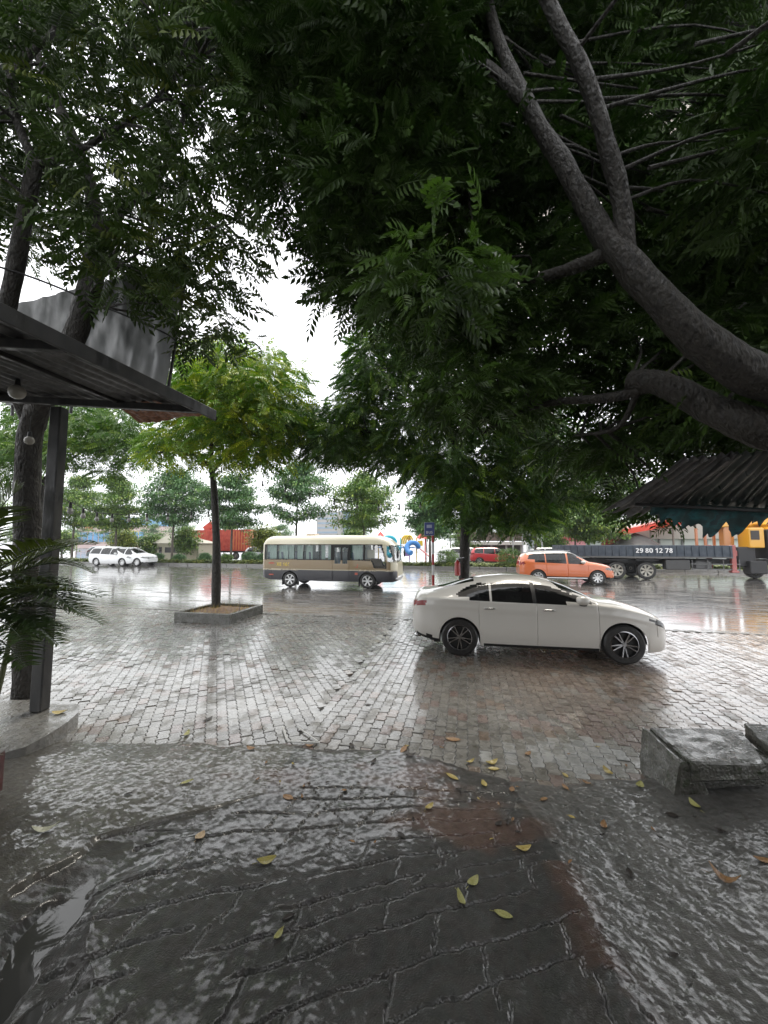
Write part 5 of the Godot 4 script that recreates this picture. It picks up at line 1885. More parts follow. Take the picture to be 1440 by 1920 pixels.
# ---- kiosk, awning, billboard ---------------------------------------------------------
# a corrugated sheet between four corners: a b along the eave, d c along the ridge; waves run from eave to ridge
func corrugated(a: Vector3, b: Vector3, c: Vector3, d: Vector3, waves: float, amp: float, sag := 0.0, tear := 0.0, seed_ := 0) -> ArrayMesh:
	var nx := int(waves * 8)
	var ny := 14
	var n := (b - a).cross(d - a).normalized()
	if n.y < 0:
		n = -n
	var st := S()
	for layer in [0.0, 0.006]:
		var P := []
		for j in ny + 1:
			var line := []
			for i in nx + 1:
				var u := float(i) / nx
				var v := float(j) / ny
				var vv := v
				if tear > 0.0 and j == 0:
					vv -= tear * (0.5 + noise_c.get_noise_2d(u * 3.0, seed_))
				var p: Vector3 = a.lerp(b, u).lerp(d.lerp(c, u), vv)
				p += n * (amp * sin(u * waves * TAU) + layer)
				p.y += -sag * sin(PI * u) * (1.0 - v) + 0.03 * noise_a.get_noise_2d(u * 5.0 + seed_, v * 5.0)
				line.append(p)
			P.append(line)
		for j in ny:
			for i in nx:
				var q := func(ii: int, jj: int) -> Vector3:
					var e: Vector3 = P[jj][mini(ii + 1, nx)] - P[jj][maxi(ii - 1, 0)]
					var f: Vector3 = P[mini(jj + 1, ny)][ii] - P[maxi(jj - 1, 0)][ii]
					var m := e.cross(f).normalized()
					return m if (m.y >= 0) == (layer > 0) else -m
				tri_n(st, P[j][i], P[j][i + 1], P[j + 1][i + 1], q.call(i, j), q.call(i + 1, j), q.call(i + 1, j + 1))
				tri_n(st, P[j][i], P[j + 1][i + 1], P[j + 1][i], q.call(i, j), q.call(i + 1, j + 1), q.call(i, j + 1))
	return st.commit()

func beam(st: SurfaceTool, a: Vector3, b: Vector3, w: float, h: float) -> void:
	var dir := (b - a).normalized()
	var side := dir.cross(Vector3.UP).normalized()
	var up := side.cross(dir)
	bx(st, (a + b) * 0.5, Vector3((b - a).length(), h, w), 0.006, Basis(dir, up, side))

func build_stalls() -> void:
	# --- kiosk roof on a square post
	var foot := on_road(74, 1332, 0.2)
	var t := thing("kiosk", "dark kiosk with corrugated metal roof on a square grey post", "kiosk", foot)
	var o3 := foot
	var tip := at(400, 772, 4.7) - o3
	var near := at(0, 575, 2.6) - o3
	near = tip + (near - tip) * 2.1
	var farl := Vector3(-7.2, 3.95, -4.45) - o3
	var nearl := Vector3(-7.4, 3.95, -0.3) - o3
	for k in 5:
		var u0 := k / 5.0
		var u1 := (k + 1.04) / 5.0
		var a := near.lerp(nearl, u0)
		var b := near.lerp(nearl, u1)
		var d := tip.lerp(farl, u0)
		var c := tip.lerp(farl, u1)
		put_mesh("roof_sheet", corrugated(a, b, c, d, 7.0, 0.014, 0.0, 0.0, k), M.galv, t)
	var st := S()
	beam(st, near + Vector3(0.03, -0.05, 0), tip + Vector3(0.03, -0.05, 0), 0.03, 0.13)
	obj("fascia", st, M.post, t)
	for k in 3:
		st = S()
		var f: float = [0.06, 0.38, 0.7][k]
		beam(st, tip.lerp(near, f) + Vector3(0, -0.07, 0), farl.lerp(nearl, f) + Vector3(0, -0.07, 0), 0.06, 0.08)
		obj("rafter", st, M.post, t)
	for k in 3:
		st = S()
		var f: float = [0.18, 0.45, 0.75][k]
		beam(st, tip.lerp(farl, f) + Vector3(0, -0.03, 0), near.lerp(nearl, f) + Vector3(0, -0.03, 0), 0.05, 0.05)
		obj("purlin", st, M.post, t)
	var top := at(112, 765, 4.62) - o3
	st = S()
	var up := top.normalized()
	bx(st, top * 0.5, Vector3(0.135, top.length(), 0.135), 0.012, Basis(up.cross(Vector3.BACK).normalized(), up, Vector3.BACK).orthonormalized())
	obj("post", st, M.post, t)
	put_mesh("rusty_sheet", corrugated(at(215, 756, 4.5) - o3, at(338, 745, 4.35) - o3, at(378, 779, 4.9) - o3, at(262, 793, 5.0) - o3, 6.0, 0.008, 0.0, 0.0, 9), M.rust, t)
	# plinth under the post
	st = S()
	prism(st, PackedVector2Array([Vector2(-3.34, -3.75), Vector2(-3.33, -3.95), Vector2(-3.36, -4.25), Vector2(-3.43, -4.48), Vector2(-3.56, -4.66), Vector2(-3.75, -4.76), Vector2(-4.0, -4.8), Vector2(-6.5, -4.9), Vector2(-6.5, -2.7), Vector2(-4.1, -2.9)]), -0.05, 0.2)
	var pl := obj("concrete_plinth", st, M.concrete)
	tag(pl, "low concrete plinth with a rounded corner under the kiosk post", "plinth")

	# --- worn sheet standing on the kiosk roof
	t = thing("tarpaulin_screen", "torn grey tarpaulin screen standing on the kiosk roof", "screen", at(305, 740, 5.2))
	o3 = t.position
	var tr := at(352, 488, 5.2)
	var br := at(308, 745, 5.2)
	var tl := at(15, 575, 6.0)
	var bl := at(10, 760, 6.0)
	var pts := PackedVector3Array()
	var nx := 60
	var ny := 24
	for j in ny:
		for i in nx:
			var u := float(i) / (nx - 1)
			var v := float(j) / (ny - 1)
			var p := tl.lerp(tr, u).lerp(bl.lerp(br, u), v)
			p += Vector3(0.3, 0, 0.9) * (0.07 * noise_a.get_noise_2d(u * 14.0, v * 2.5) + 0.03 * noise_a.get_noise_2d(u * 30.0, v * 9.0))
			pts.append(p - o3)
	M.tarp = mottled([[0.2, lin(0.04, 0.043, 0.042)], [0.5, lin(0.07, 0.074, 0.072)], [0.8, lin(0.12, 0.125, 0.12)]], Vector3(0.25, 0.1, 0.25), 0.3, 0.6, 0.3, true, 52, 0.015)
	put_mesh("sheet", grid_mesh(pts, nx, ny, PackedColorArray(), true), M.tarp, t)
	for k in 3:
		st = S()
		var f: float = [0.02, 0.42, 0.985][k]
		tube(st, [bl.lerp(br, f) - o3 + Vector3(0.02, -0.15, -0.06), tl.lerp(tr, f) - o3 + Vector3(0.02, 0.03, -0.06)], [0.022, 0.02], 8)
		obj("pole", st, M.galv, t)
	# cable from the sheet towards the house
	st = S()
	tube(st, smooth_path([at(-30, 492, 4.3), at(60, 520, 4.5), at(160, 560, 4.7), at(300, 620, 4.9), at(330, 640, 4.95)], 5), [0.012, 0.012, 0.012, 0.012, 0.012, 0.012, 0.012, 0.012, 0.012, 0.012, 0.012, 0.012, 0.012, 0.012, 0.012, 0.012, 0.012, 0.012, 0.012, 0.012, 0.012], 6)
	tag(obj("overhead_cable", st, M.black), "thin black cable strung past the tarpaulin screen", "cable")

	# --- corrugated awning of the stall next door
	t = thing("stall_awning", "drooping dark corrugated awning with torn green sheets beside the big tree", "awning", Vector3(4.6, 0.1, -4.3))
	o3 = t.position
	var dark_green := mottled([[0.2, lin(0.02, 0.03, 0.028)], [0.55, lin(0.06, 0.075, 0.07)], [0.85, lin(0.03, 0.035, 0.04)]], Vector3(0.6, 0.6, 0.6), 0.25, 0.5, 0.0, true, 53)
	var f1 := at(1150, 946, 5.2) - o3
	var f2 := at(1620, 968, 4.5) - o3
	var n2 := at(1720, 815, 3.3) - o3
	var n1 := at(1280, 862, 3.9) - o3
	for k in 4:
		var u0 := k / 4.0
		var u1 := (k + 1.08) / 4.0
		put_mesh("roof_sheet", corrugated(f1.lerp(f2, u0), f1.lerp(f2, u1), n1.lerp(n2, u1), n1.lerp(n2, u0), 6.0, 0.022, 0.015, 0.3, 60 + k), [M.galv, dark_green, dark_green, M.galv][k], t)
	st = S()
	beam(st, f1 + Vector3(0.12, -0.02, 0.25), f2 + Vector3(0, -0.03, 0.25), 0.04, 0.04)
	obj("front_pipe", st, M.black, t)
	for k in 2:
		st = S()
		var f: float = [0.22, 0.7][k]
		beam(st, f1.lerp(f2, f) + Vector3(0, -0.04, 0), n1.lerp(n2, f) + Vector3(0, -0.04, 0), 0.04, 0.05)
		obj("rafter", st, M.post, t)
	st = S()
	bx(st, Vector3(0.0, 1.2, 0.0), Vector3(0.09, 2.5, 0.09), 0.008)
	obj("post", st, M.post, t)
	# ragged green cloth hanging from the front pipe
	var cloth := mottled([[0.1, lin(0.012, 0.03, 0.03)], [0.45, lin(0.02, 0.05, 0.05)], [0.68, lin(0.02, 0.13, 0.14)], [0.8, lin(0.02, 0.04, 0.05)]], Vector3(0.55, 0.9, 0.55), 0.4, 0.7, 0.0, true, 57, 0.012)
	pts = PackedVector3Array()
	nx = 90
	ny = 14
	for j in ny:
		for i in nx:
			var u := float(i) / (nx - 1)
			var v := float(j) / (ny - 1)
			var hang := 0.1 + 0.2 * sin(PI * clampf(u * 1.6, 0, 1)) + 0.22 * noise_a.get_noise_2d(u * 30.0, 1.0)
			var p := (f1 + Vector3(0.3, 0.02, 0.2)).lerp(f2 + Vector3(0, 0.0, 0.2), u)
			p.y -= hang * v
			p += Vector3(-0.25 * v * v * hang, 0, 0.02 * sin(u * 43.0 + 3.0 * noise_a.get_noise_1d(u * 20.0)) * v - 0.3 * v * hang)
			pts.append(p)
	put_mesh("hanging_cloth", grid_mesh(pts, nx, ny, PackedColorArray(), true), cloth, t)

# ---- small things ------------------------------------------------------------------
func frond(parent: Node, root: Vector3, dir: Vector3, length: float, droop: float, mat: Material) -> void:
	var st := S()
	var pts := []
	var rr := []
	for k in 15:
		var f := k / 14.0
		var p := root + dir * length * f
		p.y -= droop * length * f * f
		pts.append(p)
		rr.append(lerpf(0.011, 0.003, f))
	tube(st, pts, rr, 5)
	var n := 30
	for k in n:
		var f := 0.12 + 0.86 * k / (n - 1)
		var i := int(f * 14)
		var p: Vector3 = pts[i].lerp(pts[mini(i + 1, 14)], f * 14 - i)
		var tan_: Vector3 = (pts[mini(i + 1, 14)] - pts[maxi(i - 1, 0)]).normalized()
		var side := tan_.cross(Vector3.UP).normalized()
		var up := side.cross(tan_)
		var l := length * 0.36 * sin(PI * (0.16 + 0.74 * f)) * rng.randf_range(0.85, 1.1)
		for sg in [-1.0, 1.0]:
			var d: Vector3 = (side * sg * 0.82 + tan_ * 0.62 + up * 0.34 + Vector3(rng.randfn(0, 0.05), rng.randfn(0, 0.05), rng.randfn(0, 0.05))).normalized()
			var w := 0.014
			var across := d.cross(up).normalized() * w
			var m1 := p + d * l * 0.45
			var m2 := p + d * l - Vector3(0, l * 0.22, 0)
			quad(st, p - across * 0.4, p + across * 0.4, m1 + across, m1 - across)
			tri(st, m1 - across, m1 + across, m2)
	obj("frond", st, mat, parent)

func ground_leaf(label: String, called: String, p: Vector3, len_: float, wid: float, turn: float, curl: float, m: Material, group: String) -> void:
	var st := S()
	var n := 7
	for layer in [0.0, 0.0015]:
		for k in n - 1:
			for sg in [-1.0, 1.0]:
				var q := []
				for e in [k, k + 1]:
					var f := float(e) / (n - 1)
					var w := wid * 0.5 * pow(sin(PI * clampf(f * 0.96 + 0.02, 0, 1)), 0.75)
					var x := (f - 0.5) * len_
					var y: float = curl * len_ * (f - 0.5) * (f - 0.5) * 2.0 + layer
					q.append(Vector3(x, y + 0.002, 0))
					q.append(Vector3(x, y + 0.006 + curl * 0.12 * w, sg * w))
				quad(st, q[0], q[1], q[3], q[2])
	tube(st, [Vector3(-len_ * 0.48, 0.004, 0), Vector3(-len_ * 0.75, 0.006, 0.006)], [0.0016, 0.0012], 4)
	var o := obj(called, st, m)
	o.transform = Transform3D(Basis(Vector3.UP, turn), p)
	tag(o, label, "leaf", group)

func build_small() -> void:
	# --- planter of the young street tree
	var fl := on_road(326, 1166, 0.05)
	var u := street(1, 0)
	var n := street(0, 1)
	var t := thing("tree_planter", "square concrete planter kerb round the young street tree", "planter", fl + u * 0.81 + n * 0.8, -STREET)
	var side := 1.62
	for k in 4:
		var o := put_mesh("kerb_slab", box_mesh(Vector3(side - (0.0 if k % 2 == 0 else 0.2), 0.26, 0.1), 0.012), M.old_concrete, t)
		o.rotation.y = k * PI / 2
		o.position = Vector3(0, 0.12, side / 2 - 0.05).rotated(Vector3.UP, k * PI / 2)
	var st := S()
	var pts := PackedVector3Array()
	for j in 16:
		for i in 16:
			var x := -0.76 + 1.52 * i / 15.0
			var z := -0.76 + 1.52 * j / 15.0
			pts.append(Vector3(x, 0.17 + 0.05 * noise_a.get_noise_2d(x * 5, z * 5) + 0.06 * exp(-(x * x + z * z) * 4.0), z))
	put_mesh("soil", grid_mesh(pts, 16, 16), M.earth, t)
	st = S()
	for k in 260:
		var p := Vector3(rng.randf_range(-0.72, 0.72), 0.17, rng.randf_range(-0.72, 0.72))
		var tip := p + Vector3(rng.randfn(0, 0.05), rng.randf_range(0.06, 0.2), rng.randfn(0, 0.05))
		var w := Vector3(0.006, 0, 0.003)
		tri(st, p - w, p + w, tip)
	var dg := obj("dry_grass", st, plain(0.36, 0.27, 0.08, 0.8), t)
	dg.set_meta("kind", "stuff")
	st = S()
	tube(st, [Vector3(0.62, 0.15, 0.1), Vector3(0.64, 0.6, 0.12)], [0.008, 0.005], 5)
	obj("stick", st, M.bark_far, t)

	# --- bus stop sign on a striped pole
	var base := on_road(813, 1156, 0.05)
	t = thing("bus_stop_sign", "blue bus stop sign on a red and white striped pole", "sign", base, -STREET)
	var ys := [0.0, 0.5, 0.82, 1.14, 1.42, 1.72, 2.05, 2.35]
	for k in ys.size() - 1:
		st = S()
		tube(st, [Vector3(0, ys[k], 0), Vector3(0, ys[k + 1], 0)], [0.036, 0.036], 12)
		obj("pole_band", st, plain(0.7, 0.7, 0.7, 0.35) if k % 2 else plain(0.4, 0.02, 0.02, 0.35), t)
	part_box("sign_panel", plain(0.07, 0.1, 0.32, 0.4), t, Vector3(-0.09, 2.43, 0.05), Vector3(0.27, 0.36, 0.02), 0.006)
	part_box("panel_edge", plain(0.6, 0.62, 0.66, 0.4), t, Vector3(-0.09, 2.43, 0.043), Vector3(0.285, 0.375, 0.02), 0.006)
	var tx := put_mesh("lettering", text_mesh("BUS", 0.075, 0.004), plain(0.75, 0.77, 0.8, 0.4), t)
	tx.position = Vector3(-0.09, 2.33, 0.064)
	part_box("bus_symbol", plain(0.5, 0.55, 0.7, 0.4), t, Vector3(-0.09, 2.5, 0.063), Vector3(0.15, 0.09, 0.004), 0.001)

	# --- fire extinguisher hung beside the street tree
	t = thing("fire_extinguisher", "red fire extinguisher hanging beside the street tree trunk", "extinguisher", at(858, 1079, 10.85))
	st = S()
	lathe(st, [Vector2(0, 0), Vector2(0.07, 0.0), Vector2(0.08, 0.015), Vector2(0.08, 0.33), Vector2(0.07, 0.37), Vector2(0.03, 0.41), Vector2(0.022, 0.43)], 20)
	obj("cylinder", st, paint(0.4, 0.015, 0.012), t)
	st = S()
	lathe(st, [Vector2(0.022, 0.43), Vector2(0.026, 0.44), Vector2(0.026, 0.48), Vector2(0.0, 0.485)], 12)
	bx(st, Vector3(0.03, 0.475, 0), Vector3(0.11, 0.016, 0.025), 0.004, Basis(Vector3.BACK, 0.3))
	obj("valve", st, M.alloy_light, t)
	st = S()
	tube(st, smooth_path([Vector3(0.02, 0.46, 0.03), Vector3(0.09, 0.42, 0.05), Vector3(0.1, 0.25, 0.05), Vector3(0.09, 0.1, 0.05)], 5), [0.01, 0.01, 0.01, 0.01, 0.01, 0.01, 0.01, 0.01, 0.01, 0.01, 0.01, 0.01, 0.01, 0.01, 0.01, 0.01], 6)
	obj("hose", st, M.black, t)
	st = S()
	beam(st, Vector3(0, 0.47, 0), Vector3(0.2, 0.5, -0.05), 0.01, 0.02)
	obj("bracket", st, M.alloy, t)

	# --- strings of party bulbs
	for q in [["string of small unlit bulbs from the kiosk post to the young tree", [at(118, 935, 5.0), at(190, 962, 7.4), at(286, 964, 9.2), at(398, 958, 10.9)], 9], ["string of small unlit bulbs hung between the two street trees", [at(398, 870, 10.9), at(505, 905, 11.0), at(640, 938, 11.0), at(760, 945, 11.0), at(866, 925, 11.0)], 12]]:
		t = thing("string_lights", q[0], "string lights", q[1][0])
		var path := smooth_path(q[1], 6)
		var loc := []
		var rr := []
		for p in path:
			loc.append(p - t.position)
			rr.append(0.006)
		st = S()
		tube(st, loc, rr, 5)
		obj("wire", st, M.black, t)
		for k in q[2]:
			var f: float = (k + 0.7) / q[2] * (path.size() - 1)
			var p: Vector3 = loc[int(f)].lerp(loc[mini(int(f) + 1, loc.size() - 1)], f - int(f))
			st = S()
			lathe(st, [Vector2(0.0, 0.0), Vector2(0.018, 0.0), Vector2(0.02, -0.07), Vector2(0.024, -0.08), Vector2(0.0, -0.085)], 8)
			var so := obj("socket", st, M.black, t)
			so.position = p
			st = S()
			lathe(st, [Vector2(0.018, -0.08), Vector2(0.035, -0.12), Vector2(0.036, -0.14), Vector2(0.022, -0.165), Vector2(0.0, -0.172)], 10)
			obj("bulb", st, plain(0.3, 0.3, 0.28, 0.15), so)
	for q in [["round unlit bulb hanging under the kiosk roof edge", at(32, 735, 3.9), 0.075], ["small unlit bulb hanging lower beside the kiosk tree", at(55, 826, 4.9), 0.055]]:
		t = thing("hanging_bulb", q[0], "bulb", q[1], 0.0, "bulbs under the kiosk roof")
		lump("globe", t, plain(0.32, 0.3, 0.26, 0.2), Vector3.ZERO, Vector3.ONE * q[2] * 2.0, Basis(), 2.0)
		st = S()
		lathe(st, [Vector2(0.0, q[2] + 0.07), Vector2(0.02, q[2] + 0.06), Vector2(0.028, q[2] - 0.01), Vector2(0.0, q[2] - 0.012)], 10)
		obj("socket", st, M.black, t)
		st = S()
		var up: float = 3.74 - q[1].y
		tube(st, [Vector3(0, q[2] + 0.05, 0), Vector3(0, up, 0)], [0.005, 0.005], 5)
		obj("wire", st, M.black, t)

	# --- palm beside the post
	t = thing("palm", "dark feathery palm in front of the kiosk tree trunk", "palm", Vector3(-4.1, 0.2, -4.0))
	var pm := plain(0.022, 0.045, 0.016, 0.35)
	pm.backlight_enabled = true
	pm.backlight = Color(0.3, 0.35, 0.1)
	var stems := [[0.0, 0.0, 1.0], [0.14, -0.1, 0.8], [-0.16, 0.06, 1.15], [0.05, 0.16, 0.6]]
	for s in stems:
		st = S()
		tube(st, smooth_path([Vector3(s[0] * 0.5, -0.05, s[1] * 0.5), Vector3(s[0], s[2] * 0.62, s[1]), Vector3(s[0] * 1.5, s[2] * 1.2 + 0.3, s[1] * 1.5)], 4), [0.03, 0.029, 0.028, 0.027, 0.025, 0.023, 0.021, 0.02, 0.018], 8)
		obj("stem", st, plain(0.07, 0.08, 0.03, 0.5), t)
	var fr := [
		[0.0, 1.0, 0.0, 0.85, 0.75, 0.1, 1.15, 0.38], [0.1, 0.8, -0.1, 0.95, 0.42, 0.05, 1.05, 0.34], [0.1, 0.9, -0.1, 0.95, 0.12, 0.2, 0.95, 0.3],
		[0.0, 0.6, 0.1, 0.9, 0.1, 0.35, 0.85, 0.35], [0.05, 0.6, 0.1, 0.85, 0.55, 0.4, 0.95, 0.5], [-0.1, 1.1, 0.05, 0.45, 0.95, 0.3, 1.1, 0.4],
		[-0.15, 1.15, 0.05, 0.2, 1.0, -0.2, 1.2, 0.35], [-0.15, 1.1, 0.05, -0.4, 0.9, 0.3, 1.1, 0.45], [-0.1, 1.0, 0.05, -0.8, 0.6, 0.3, 1.0, 0.45],
		[0.0, 0.9, 0.0, 0.5, 0.6, 0.8, 0.95, 0.5], [0.0, 0.8, 0.0, 0.1, 0.5, 0.95, 0.9, 0.5], [0.05, 1.0, -0.1, 0.6, 0.85, -0.5, 1.05, 0.42],
		[0.1, 0.7, 0.1, 0.95, 0.3, 0.1, 0.8, 0.55], [0.0, 0.5, 0.12, 0.75, 0.3, 0.6, 0.75, 0.5], [-0.1, 0.9, 0.05, -0.3, 0.6, 0.8, 0.9, 0.5], [0.1, 0.75, 0.0, 0.9, 0.25, -0.3, 0.9, 0.45]]
	for k in 12:
		var a := rng.randf_range(-1.2, 1.9)
		fr.append([rng.randf_range(-0.15, 0.15), rng.randf_range(0.45, 1.05), rng.randf_range(-0.1, 0.15), cos(a) * 0.9, rng.randf_range(0.15, 0.9), sin(a) * 0.6, rng.randf_range(0.75, 1.05), rng.randf_range(0.35, 0.6)])
	for f in fr:
		frond(t, Vector3(f[0], f[1] * 1.2 + 0.3, f[2]), Vector3(f[3], f[4], f[5]).normalized(), f[6] * 1.12, f[7], pm)
	# young plant with broad yellow-green leaves at its foot
	t = thing("broadleaf_plant", "small plant with broad yellow-green leaves at the plinth", "plant", Vector3(-3.72, 0.2, -3.62))
	for k in 9:
		st = S()
		var a := TAU * k / 9.0 + 0.3
		var dir := Vector3(cos(a), rng.randf_range(0.5, 1.3), sin(a)).normalized()
		var l := rng.randf_range(0.16, 0.26)
		var across := dir.cross(Vector3.UP).normalized() * 0.045
		var p0 := dir * 0.06
		var m0 := dir * l * 0.6 + Vector3(0, 0.03, 0)
		var e0 := dir * l + Vector3(0, -0.05, 0)
		quad(st, p0, m0 + across, e0, m0 - across)
		tube(st, [Vector3.ZERO, p0], [0.006, 0.004], 5)
		obj("leaf", st, plain(0.2, 0.22, 0.025, 0.4) if k % 2 else plain(0.1, 0.15, 0.02, 0.4), t)

	# --- red trough planter at the edge of the ramp
	t = thing("trough_planter", "dark red trough planter with a grey rim at the kiosk foot", "planter", Vector3(-2.92, ground_height(-2.9, 2.6) - 0.02, -2.58), 0.3)
	var maroon := mottled([[0.2, lin(0.045, 0.008, 0.008)], [0.8, lin(0.08, 0.014, 0.013)]], Vector3(1, 1, 1), 0.3, 0.6, 0.2, true, 71)
	for sg in [-1.0, 1.0]:
		part_box("side", maroon, t, Vector3(sg * 0.15, 0.15, 0), Vector3(0.03, 0.3, 0.96), 0.006)
		part_box("end", maroon, t, Vector3(0, 0.15, sg * 0.465), Vector3(0.27, 0.3, 0.03), 0.006)
		part_box("rim", M.concrete, t, Vector3(sg * 0.15, 0.315, 0), Vector3(0.06, 0.03, 1.02), 0.008)
		part_box("rim", M.concrete, t, Vector3(0, 0.315, sg * 0.48), Vector3(0.235, 0.03, 0.06), 0.008)
	part_box("soil", plain(0.015, 0.012, 0.01, 0.7), t, Vector3(0, 0.22, 0), Vector3(0.26, 0.04, 0.89))
	st = S()
	for k in 9:
		var a := rng.randf() * TAU
		var z := rng.randf_range(-0.4, 0.35)
		tube(st, [Vector3(0, 0.2, z), Vector3(cos(a) * 0.12, 0.38, z + sin(a) * 0.12), Vector3(cos(a) * 0.25, 0.34, z + sin(a) * 0.25)], [0.006, 0.005, 0.003], 5)
	var tw := obj("dry_twigs", st, plain(0.2, 0.18, 0.14, 0.7), t)
	tw.set_meta("kind", "stuff")

	# --- broken concrete slabs by the big tree
	t = thing("concrete_slab_block", "mossy concrete slab block with a dark hollow under it", "slab", Vector3(2.5, 0.05, -3.4))
	var o3 := t.position
	var gy := 0.02
	var A := Vector3(2.43, 0.420, -3.66)
	var B := Vector3(3.22, 0.420, -3.62)
	var C := Vector3(2.97, 0.386, -3.12)
	var D := Vector3(2.40, 0.395, -3.15)
	st = S()
	rough_hexa(st, ([D - o3 - Vector3(0, 0.16, 0), C - o3 - Vector3(0, 0.12, 0), B - o3 - Vector3(0, 0.16, 0), A - o3 - Vector3(0, 0.16, 0), D - o3, C - o3, B - o3, A - o3]), 0.014)
	obj("slab", st, M.old_concrete, t)
	st = S()
	rough_hexa(st, [Vector3(2.27, gy, -3.2) - o3, Vector3(2.6, gy, -3.16) - o3, Vector3(2.5, gy, -3.62) - o3, Vector3(2.3, gy, -3.64) - o3, Vector3(2.33, 0.391, -3.17) - o3, Vector3(2.46, 0.336, -3.17) - o3, Vector3(2.48, 0.370, -3.66) - o3, Vector3(2.36, 0.424, -3.68) - o3], 0.014)
	obj("end_block", st, M.old_concrete, t)
	st = S()
	rough_hexa(st, [Vector3(2.5, gy, -3.24) - o3, Vector3(3.4, gy, -3.22) - o3, Vector3(3.4, gy, -3.6) - o3, Vector3(2.5, gy, -3.6) - o3, Vector3(2.5, 0.37, -3.26) - o3, Vector3(3.15, 0.37, -3.24) - o3, Vector3(3.2, 0.35, -3.58) - o3, Vector3(2.5, 0.35, -3.58) - o3], 0.014)
	obj("back_wall", st, M.old_concrete, t)
	t = thing("fallen_concrete_beam", "broken concrete beam lying against the slab block", "beam", Vector3(3.4, 0.1, -3.4))
	o3 = t.position
	st = S()
	rough_hexa(st, [Vector3(3.12, 0.32, -3.2) - o3, Vector3(4.3, 0.1, -3.05) - o3, Vector3(4.4, 0.1, -3.35) - o3, Vector3(3.25, 0.34, -3.62) - o3, Vector3(3.13, 0.420, -3.2) - o3, Vector3(4.3, 0.437, -3.0) - o3, Vector3(4.4, 0.462, -3.3) - o3, Vector3(3.26, 0.470, -3.64) - o3], 0.014)
	obj("beam", st, M.old_concrete, t)
	# broken white frame on the paving
	var fp := on_ramp(560, 1388)
	t = thing("broken_frame", "broken white strip frame lying where ramp meets pavers", "scrap", fp)
	for q in [[530, 1366, 538, 1392], [560, 1368, 596, 1394], [538, 1394, 600, 1396]]:
		st = S()
		var a := on_ramp(q[0], q[1]) + Vector3(0, 0.02, 0)
		var b := on_ramp(q[2], q[3]) + Vector3(0, 0.02, 0)
		beam(st, a - fp, b - fp, 0.02, 0.012)
		obj("strip", st, plain(0.5, 0.5, 0.48, 0.5), t)

	# --- fallen leaves, each where it lies
	var yel := mottled([[0.2, lin(0.34, 0.25, 0.06)], [0.6, lin(0.42, 0.34, 0.11)], [0.9, lin(0.25, 0.15, 0.03)]], Vector3(9, 9, 9), 0.25, 0.5, 0.0, true, 81)
	var lime := mottled([[0.2, lin(0.24, 0.24, 0.07)], [0.7, lin(0.36, 0.34, 0.13)], [0.9, lin(0.2, 0.16, 0.04)]], Vector3(9, 9, 9), 0.25, 0.5, 0.0, true, 82)
	var brown := mottled([[0.2, lin(0.16, 0.08, 0.03)], [0.7, lin(0.3, 0.17, 0.07)]], Vector3(9, 9, 9), 0.3, 0.6, 0.0, true, 83)
	var black := plain(0.02, 0.014, 0.01, 0.5)
	var olive := mottled([[0.2, lin(0.2, 0.18, 0.03)], [0.8, lin(0.3, 0.24, 0.05)]], Vector3(9, 9, 9), 0.25, 0.5, 0.0, true, 84)
	var tan_ := plain(0.45, 0.33, 0.2, 0.5)
	var kinds := {"y": [yel, "yellow fallen leaf on the wet ground", "yellow fallen leaves"], "l": [lime, "yellow-green fallen leaf on the wet ramp", "yellow-green fallen leaves"], "b": [brown, "brown fallen leaf on the wet ground", "brown fallen leaves"], "k": [black, "black rotten leaf on the wet ground", "rotten fallen leaves"]}
	var spots := [[882, 1430, "y", 0.1], [922, 1432, "y", 0.13], [926, 1443, "y", 0.1], [848, 1458, "y", 0.13], [908, 1472, "y", 0.09], [805, 1515, "y", 0.09], [982, 1594, "y", 0.1], [887, 1657, "l", 0.085], [865, 1690, "l", 0.095], [944, 1718, "l", 0.09], [1140, 1449, "y", 0.13], [1200, 1475, "l", 0.1], [1132, 1550, "b", 0.09], [1303, 1512, "l", 0.11], [1432, 1616, "b", 0.1], [935, 1547, "k", 0.06], [952, 1545, "k", 0.06], [753, 1568, "k", 0.07], [350, 1468, "l", 0.1], [350, 1378, "l", 0.13], [390, 1350, "k", 0.13], [522, 1757, "l", 0.06], [541, 1722, "k", 0.06], [850, 1388, "b", 0.15], [757, 1406, "b", 0.15], [770, 1418, "k", 0.1], [540, 1497, "b", 0.1], [700, 1430, "k", 0.08], [1060, 1478, "b", 0.08], [960, 1482, "b", 0.07], [660, 1400, "k", 0.08], [1260, 1530, "k", 0.08], [1180, 1640, "k", 0.07], [1262, 1795, "k", 0.05], [860, 1482, "k", 0.05], [1100, 1470, "b", 0.07], [1060, 1455, "y", 0.07], [580, 1400, "b", 0.09], [470, 1405, "b", 0.1], [1020, 1500, "b", 0.07], [1350, 1560, "k", 0.06], [240, 1490, "k", 0.05], [600, 1330, "k", 0.07], [690, 1322, "k", 0.07], [990, 1415, "b", 0.09], [775, 1540, "k", 0.04], [1300, 1420, "k", 0.08]]
	for k in 34:
		spots.append([rng.randf_range(480, 1380), rng.randf_range(1400, 1620), ["k", "b", "b", "y"][k % 4], rng.randf_range(0.025, 0.05)])
	for s in spots:
		var kd: Array = kinds[s[2]]
		var p := on_ramp(s[0], s[1])
		ground_leaf(kd[1], "fallen_leaf", p + Vector3(0, 0.004, 0), s[3], s[3] * rng.randf_range(0.35, 0.65), rng.randf() * TAU, rng.randf_range(-0.1, 0.4), kd[0], kd[2])
	ground_leaf("large olive leaf alone on the scored joints of the ramp", "fallen_leaf", on_ramp(500, 1617) + Vector3(0, 0.005, 0), 0.11, 0.06, 0.25, 0.3, olive, "")
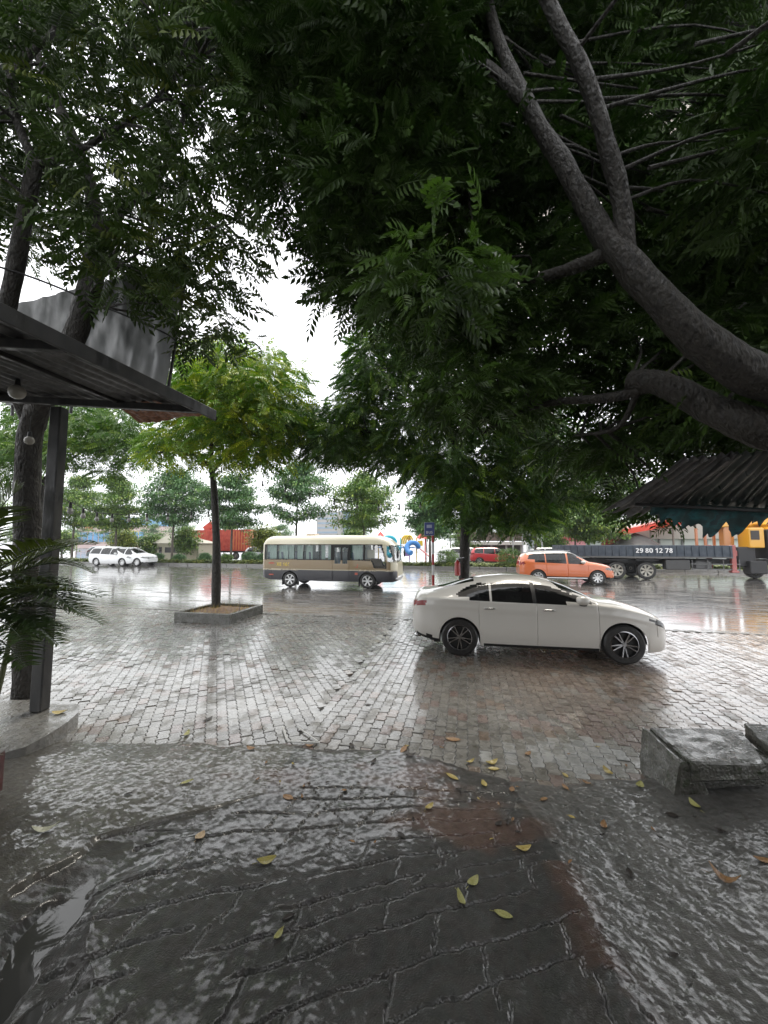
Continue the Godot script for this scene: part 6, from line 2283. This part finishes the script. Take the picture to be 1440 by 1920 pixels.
	ground_leaf("pale tan leaf alone on the ramp joints beside the gully", "fallen_leaf", on_ramp(375, 1571) + Vector3(0, 0.005, 0), 0.07, 0.06, 1.2, 0.3, tan_, "")
	ground_leaf("large brown curled leaf on the cracked flank of the ramp", "fallen_leaf", on_ramp(1360, 1655) + Vector3(0, 0.01, 0), 0.14, 0.06, -0.8, 0.9, brown, "")
	ground_leaf("pale curled leaf on the concrete hump above the gully", "fallen_leaf", on_ramp(85, 1560) + Vector3(0, 0.008, 0), 0.15, 0.05, 0.3, 0.5, plain(0.4, 0.4, 0.3, 0.4), "")
	ground_leaf("yellow leaf lying on the plinth corner under the kiosk", "fallen_leaf", Vector3(-3.62, 0.203, -4.45), 0.14, 0.1, 0.3, 0.3, yel, "")

# a six-sided solid with worn, uneven faces; corners as for hexa
func rough_hexa(st: SurfaceTool, k: Array, amp: float, n := 9) -> void:
	var mid := Vector3.ZERO
	for p in k:
		mid += p / 8.0
	for f in [[3, 2, 1, 0], [4, 5, 6, 7], [0, 1, 5, 4], [1, 2, 6, 5], [2, 3, 7, 6], [3, 0, 4, 7]]:
		var g := []
		for j in n + 1:
			for i in n + 1:
				var u := float(i) / n
				var v := float(j) / n
				var p: Vector3 = (k[f[0]] as Vector3).lerp(k[f[1]], u).lerp((k[f[3]] as Vector3).lerp(k[f[2]], u), v)
				var e := 0
				if i == 0 or i == n:
					e += 1
				if j == 0 or j == n:
					e += 1
				var dir := (p - mid).normalized()
				p += dir * (amp * noise_c.get_noise_3d(p.x * 2.0, p.y * 2.0, p.z * 2.0) - amp * (0.7 + 0.8 * noise_c.get_noise_3d(p.x * 4.0, p.y * 4.0, p.z * 4.0)) * e)
				g.append(p)
		for j in n:
			for i in n:
				quad(st, g[j * (n + 1) + i], g[j * (n + 1) + i + 1], g[(j + 1) * (n + 1) + i + 1], g[(j + 1) * (n + 1) + i])

func jag(k: Array) -> Array:
	for i in k.size():
		k[i] += Vector3(rng.randfn(0, 0.008), rng.randfn(0, 0.006), rng.randfn(0, 0.008))
	return k
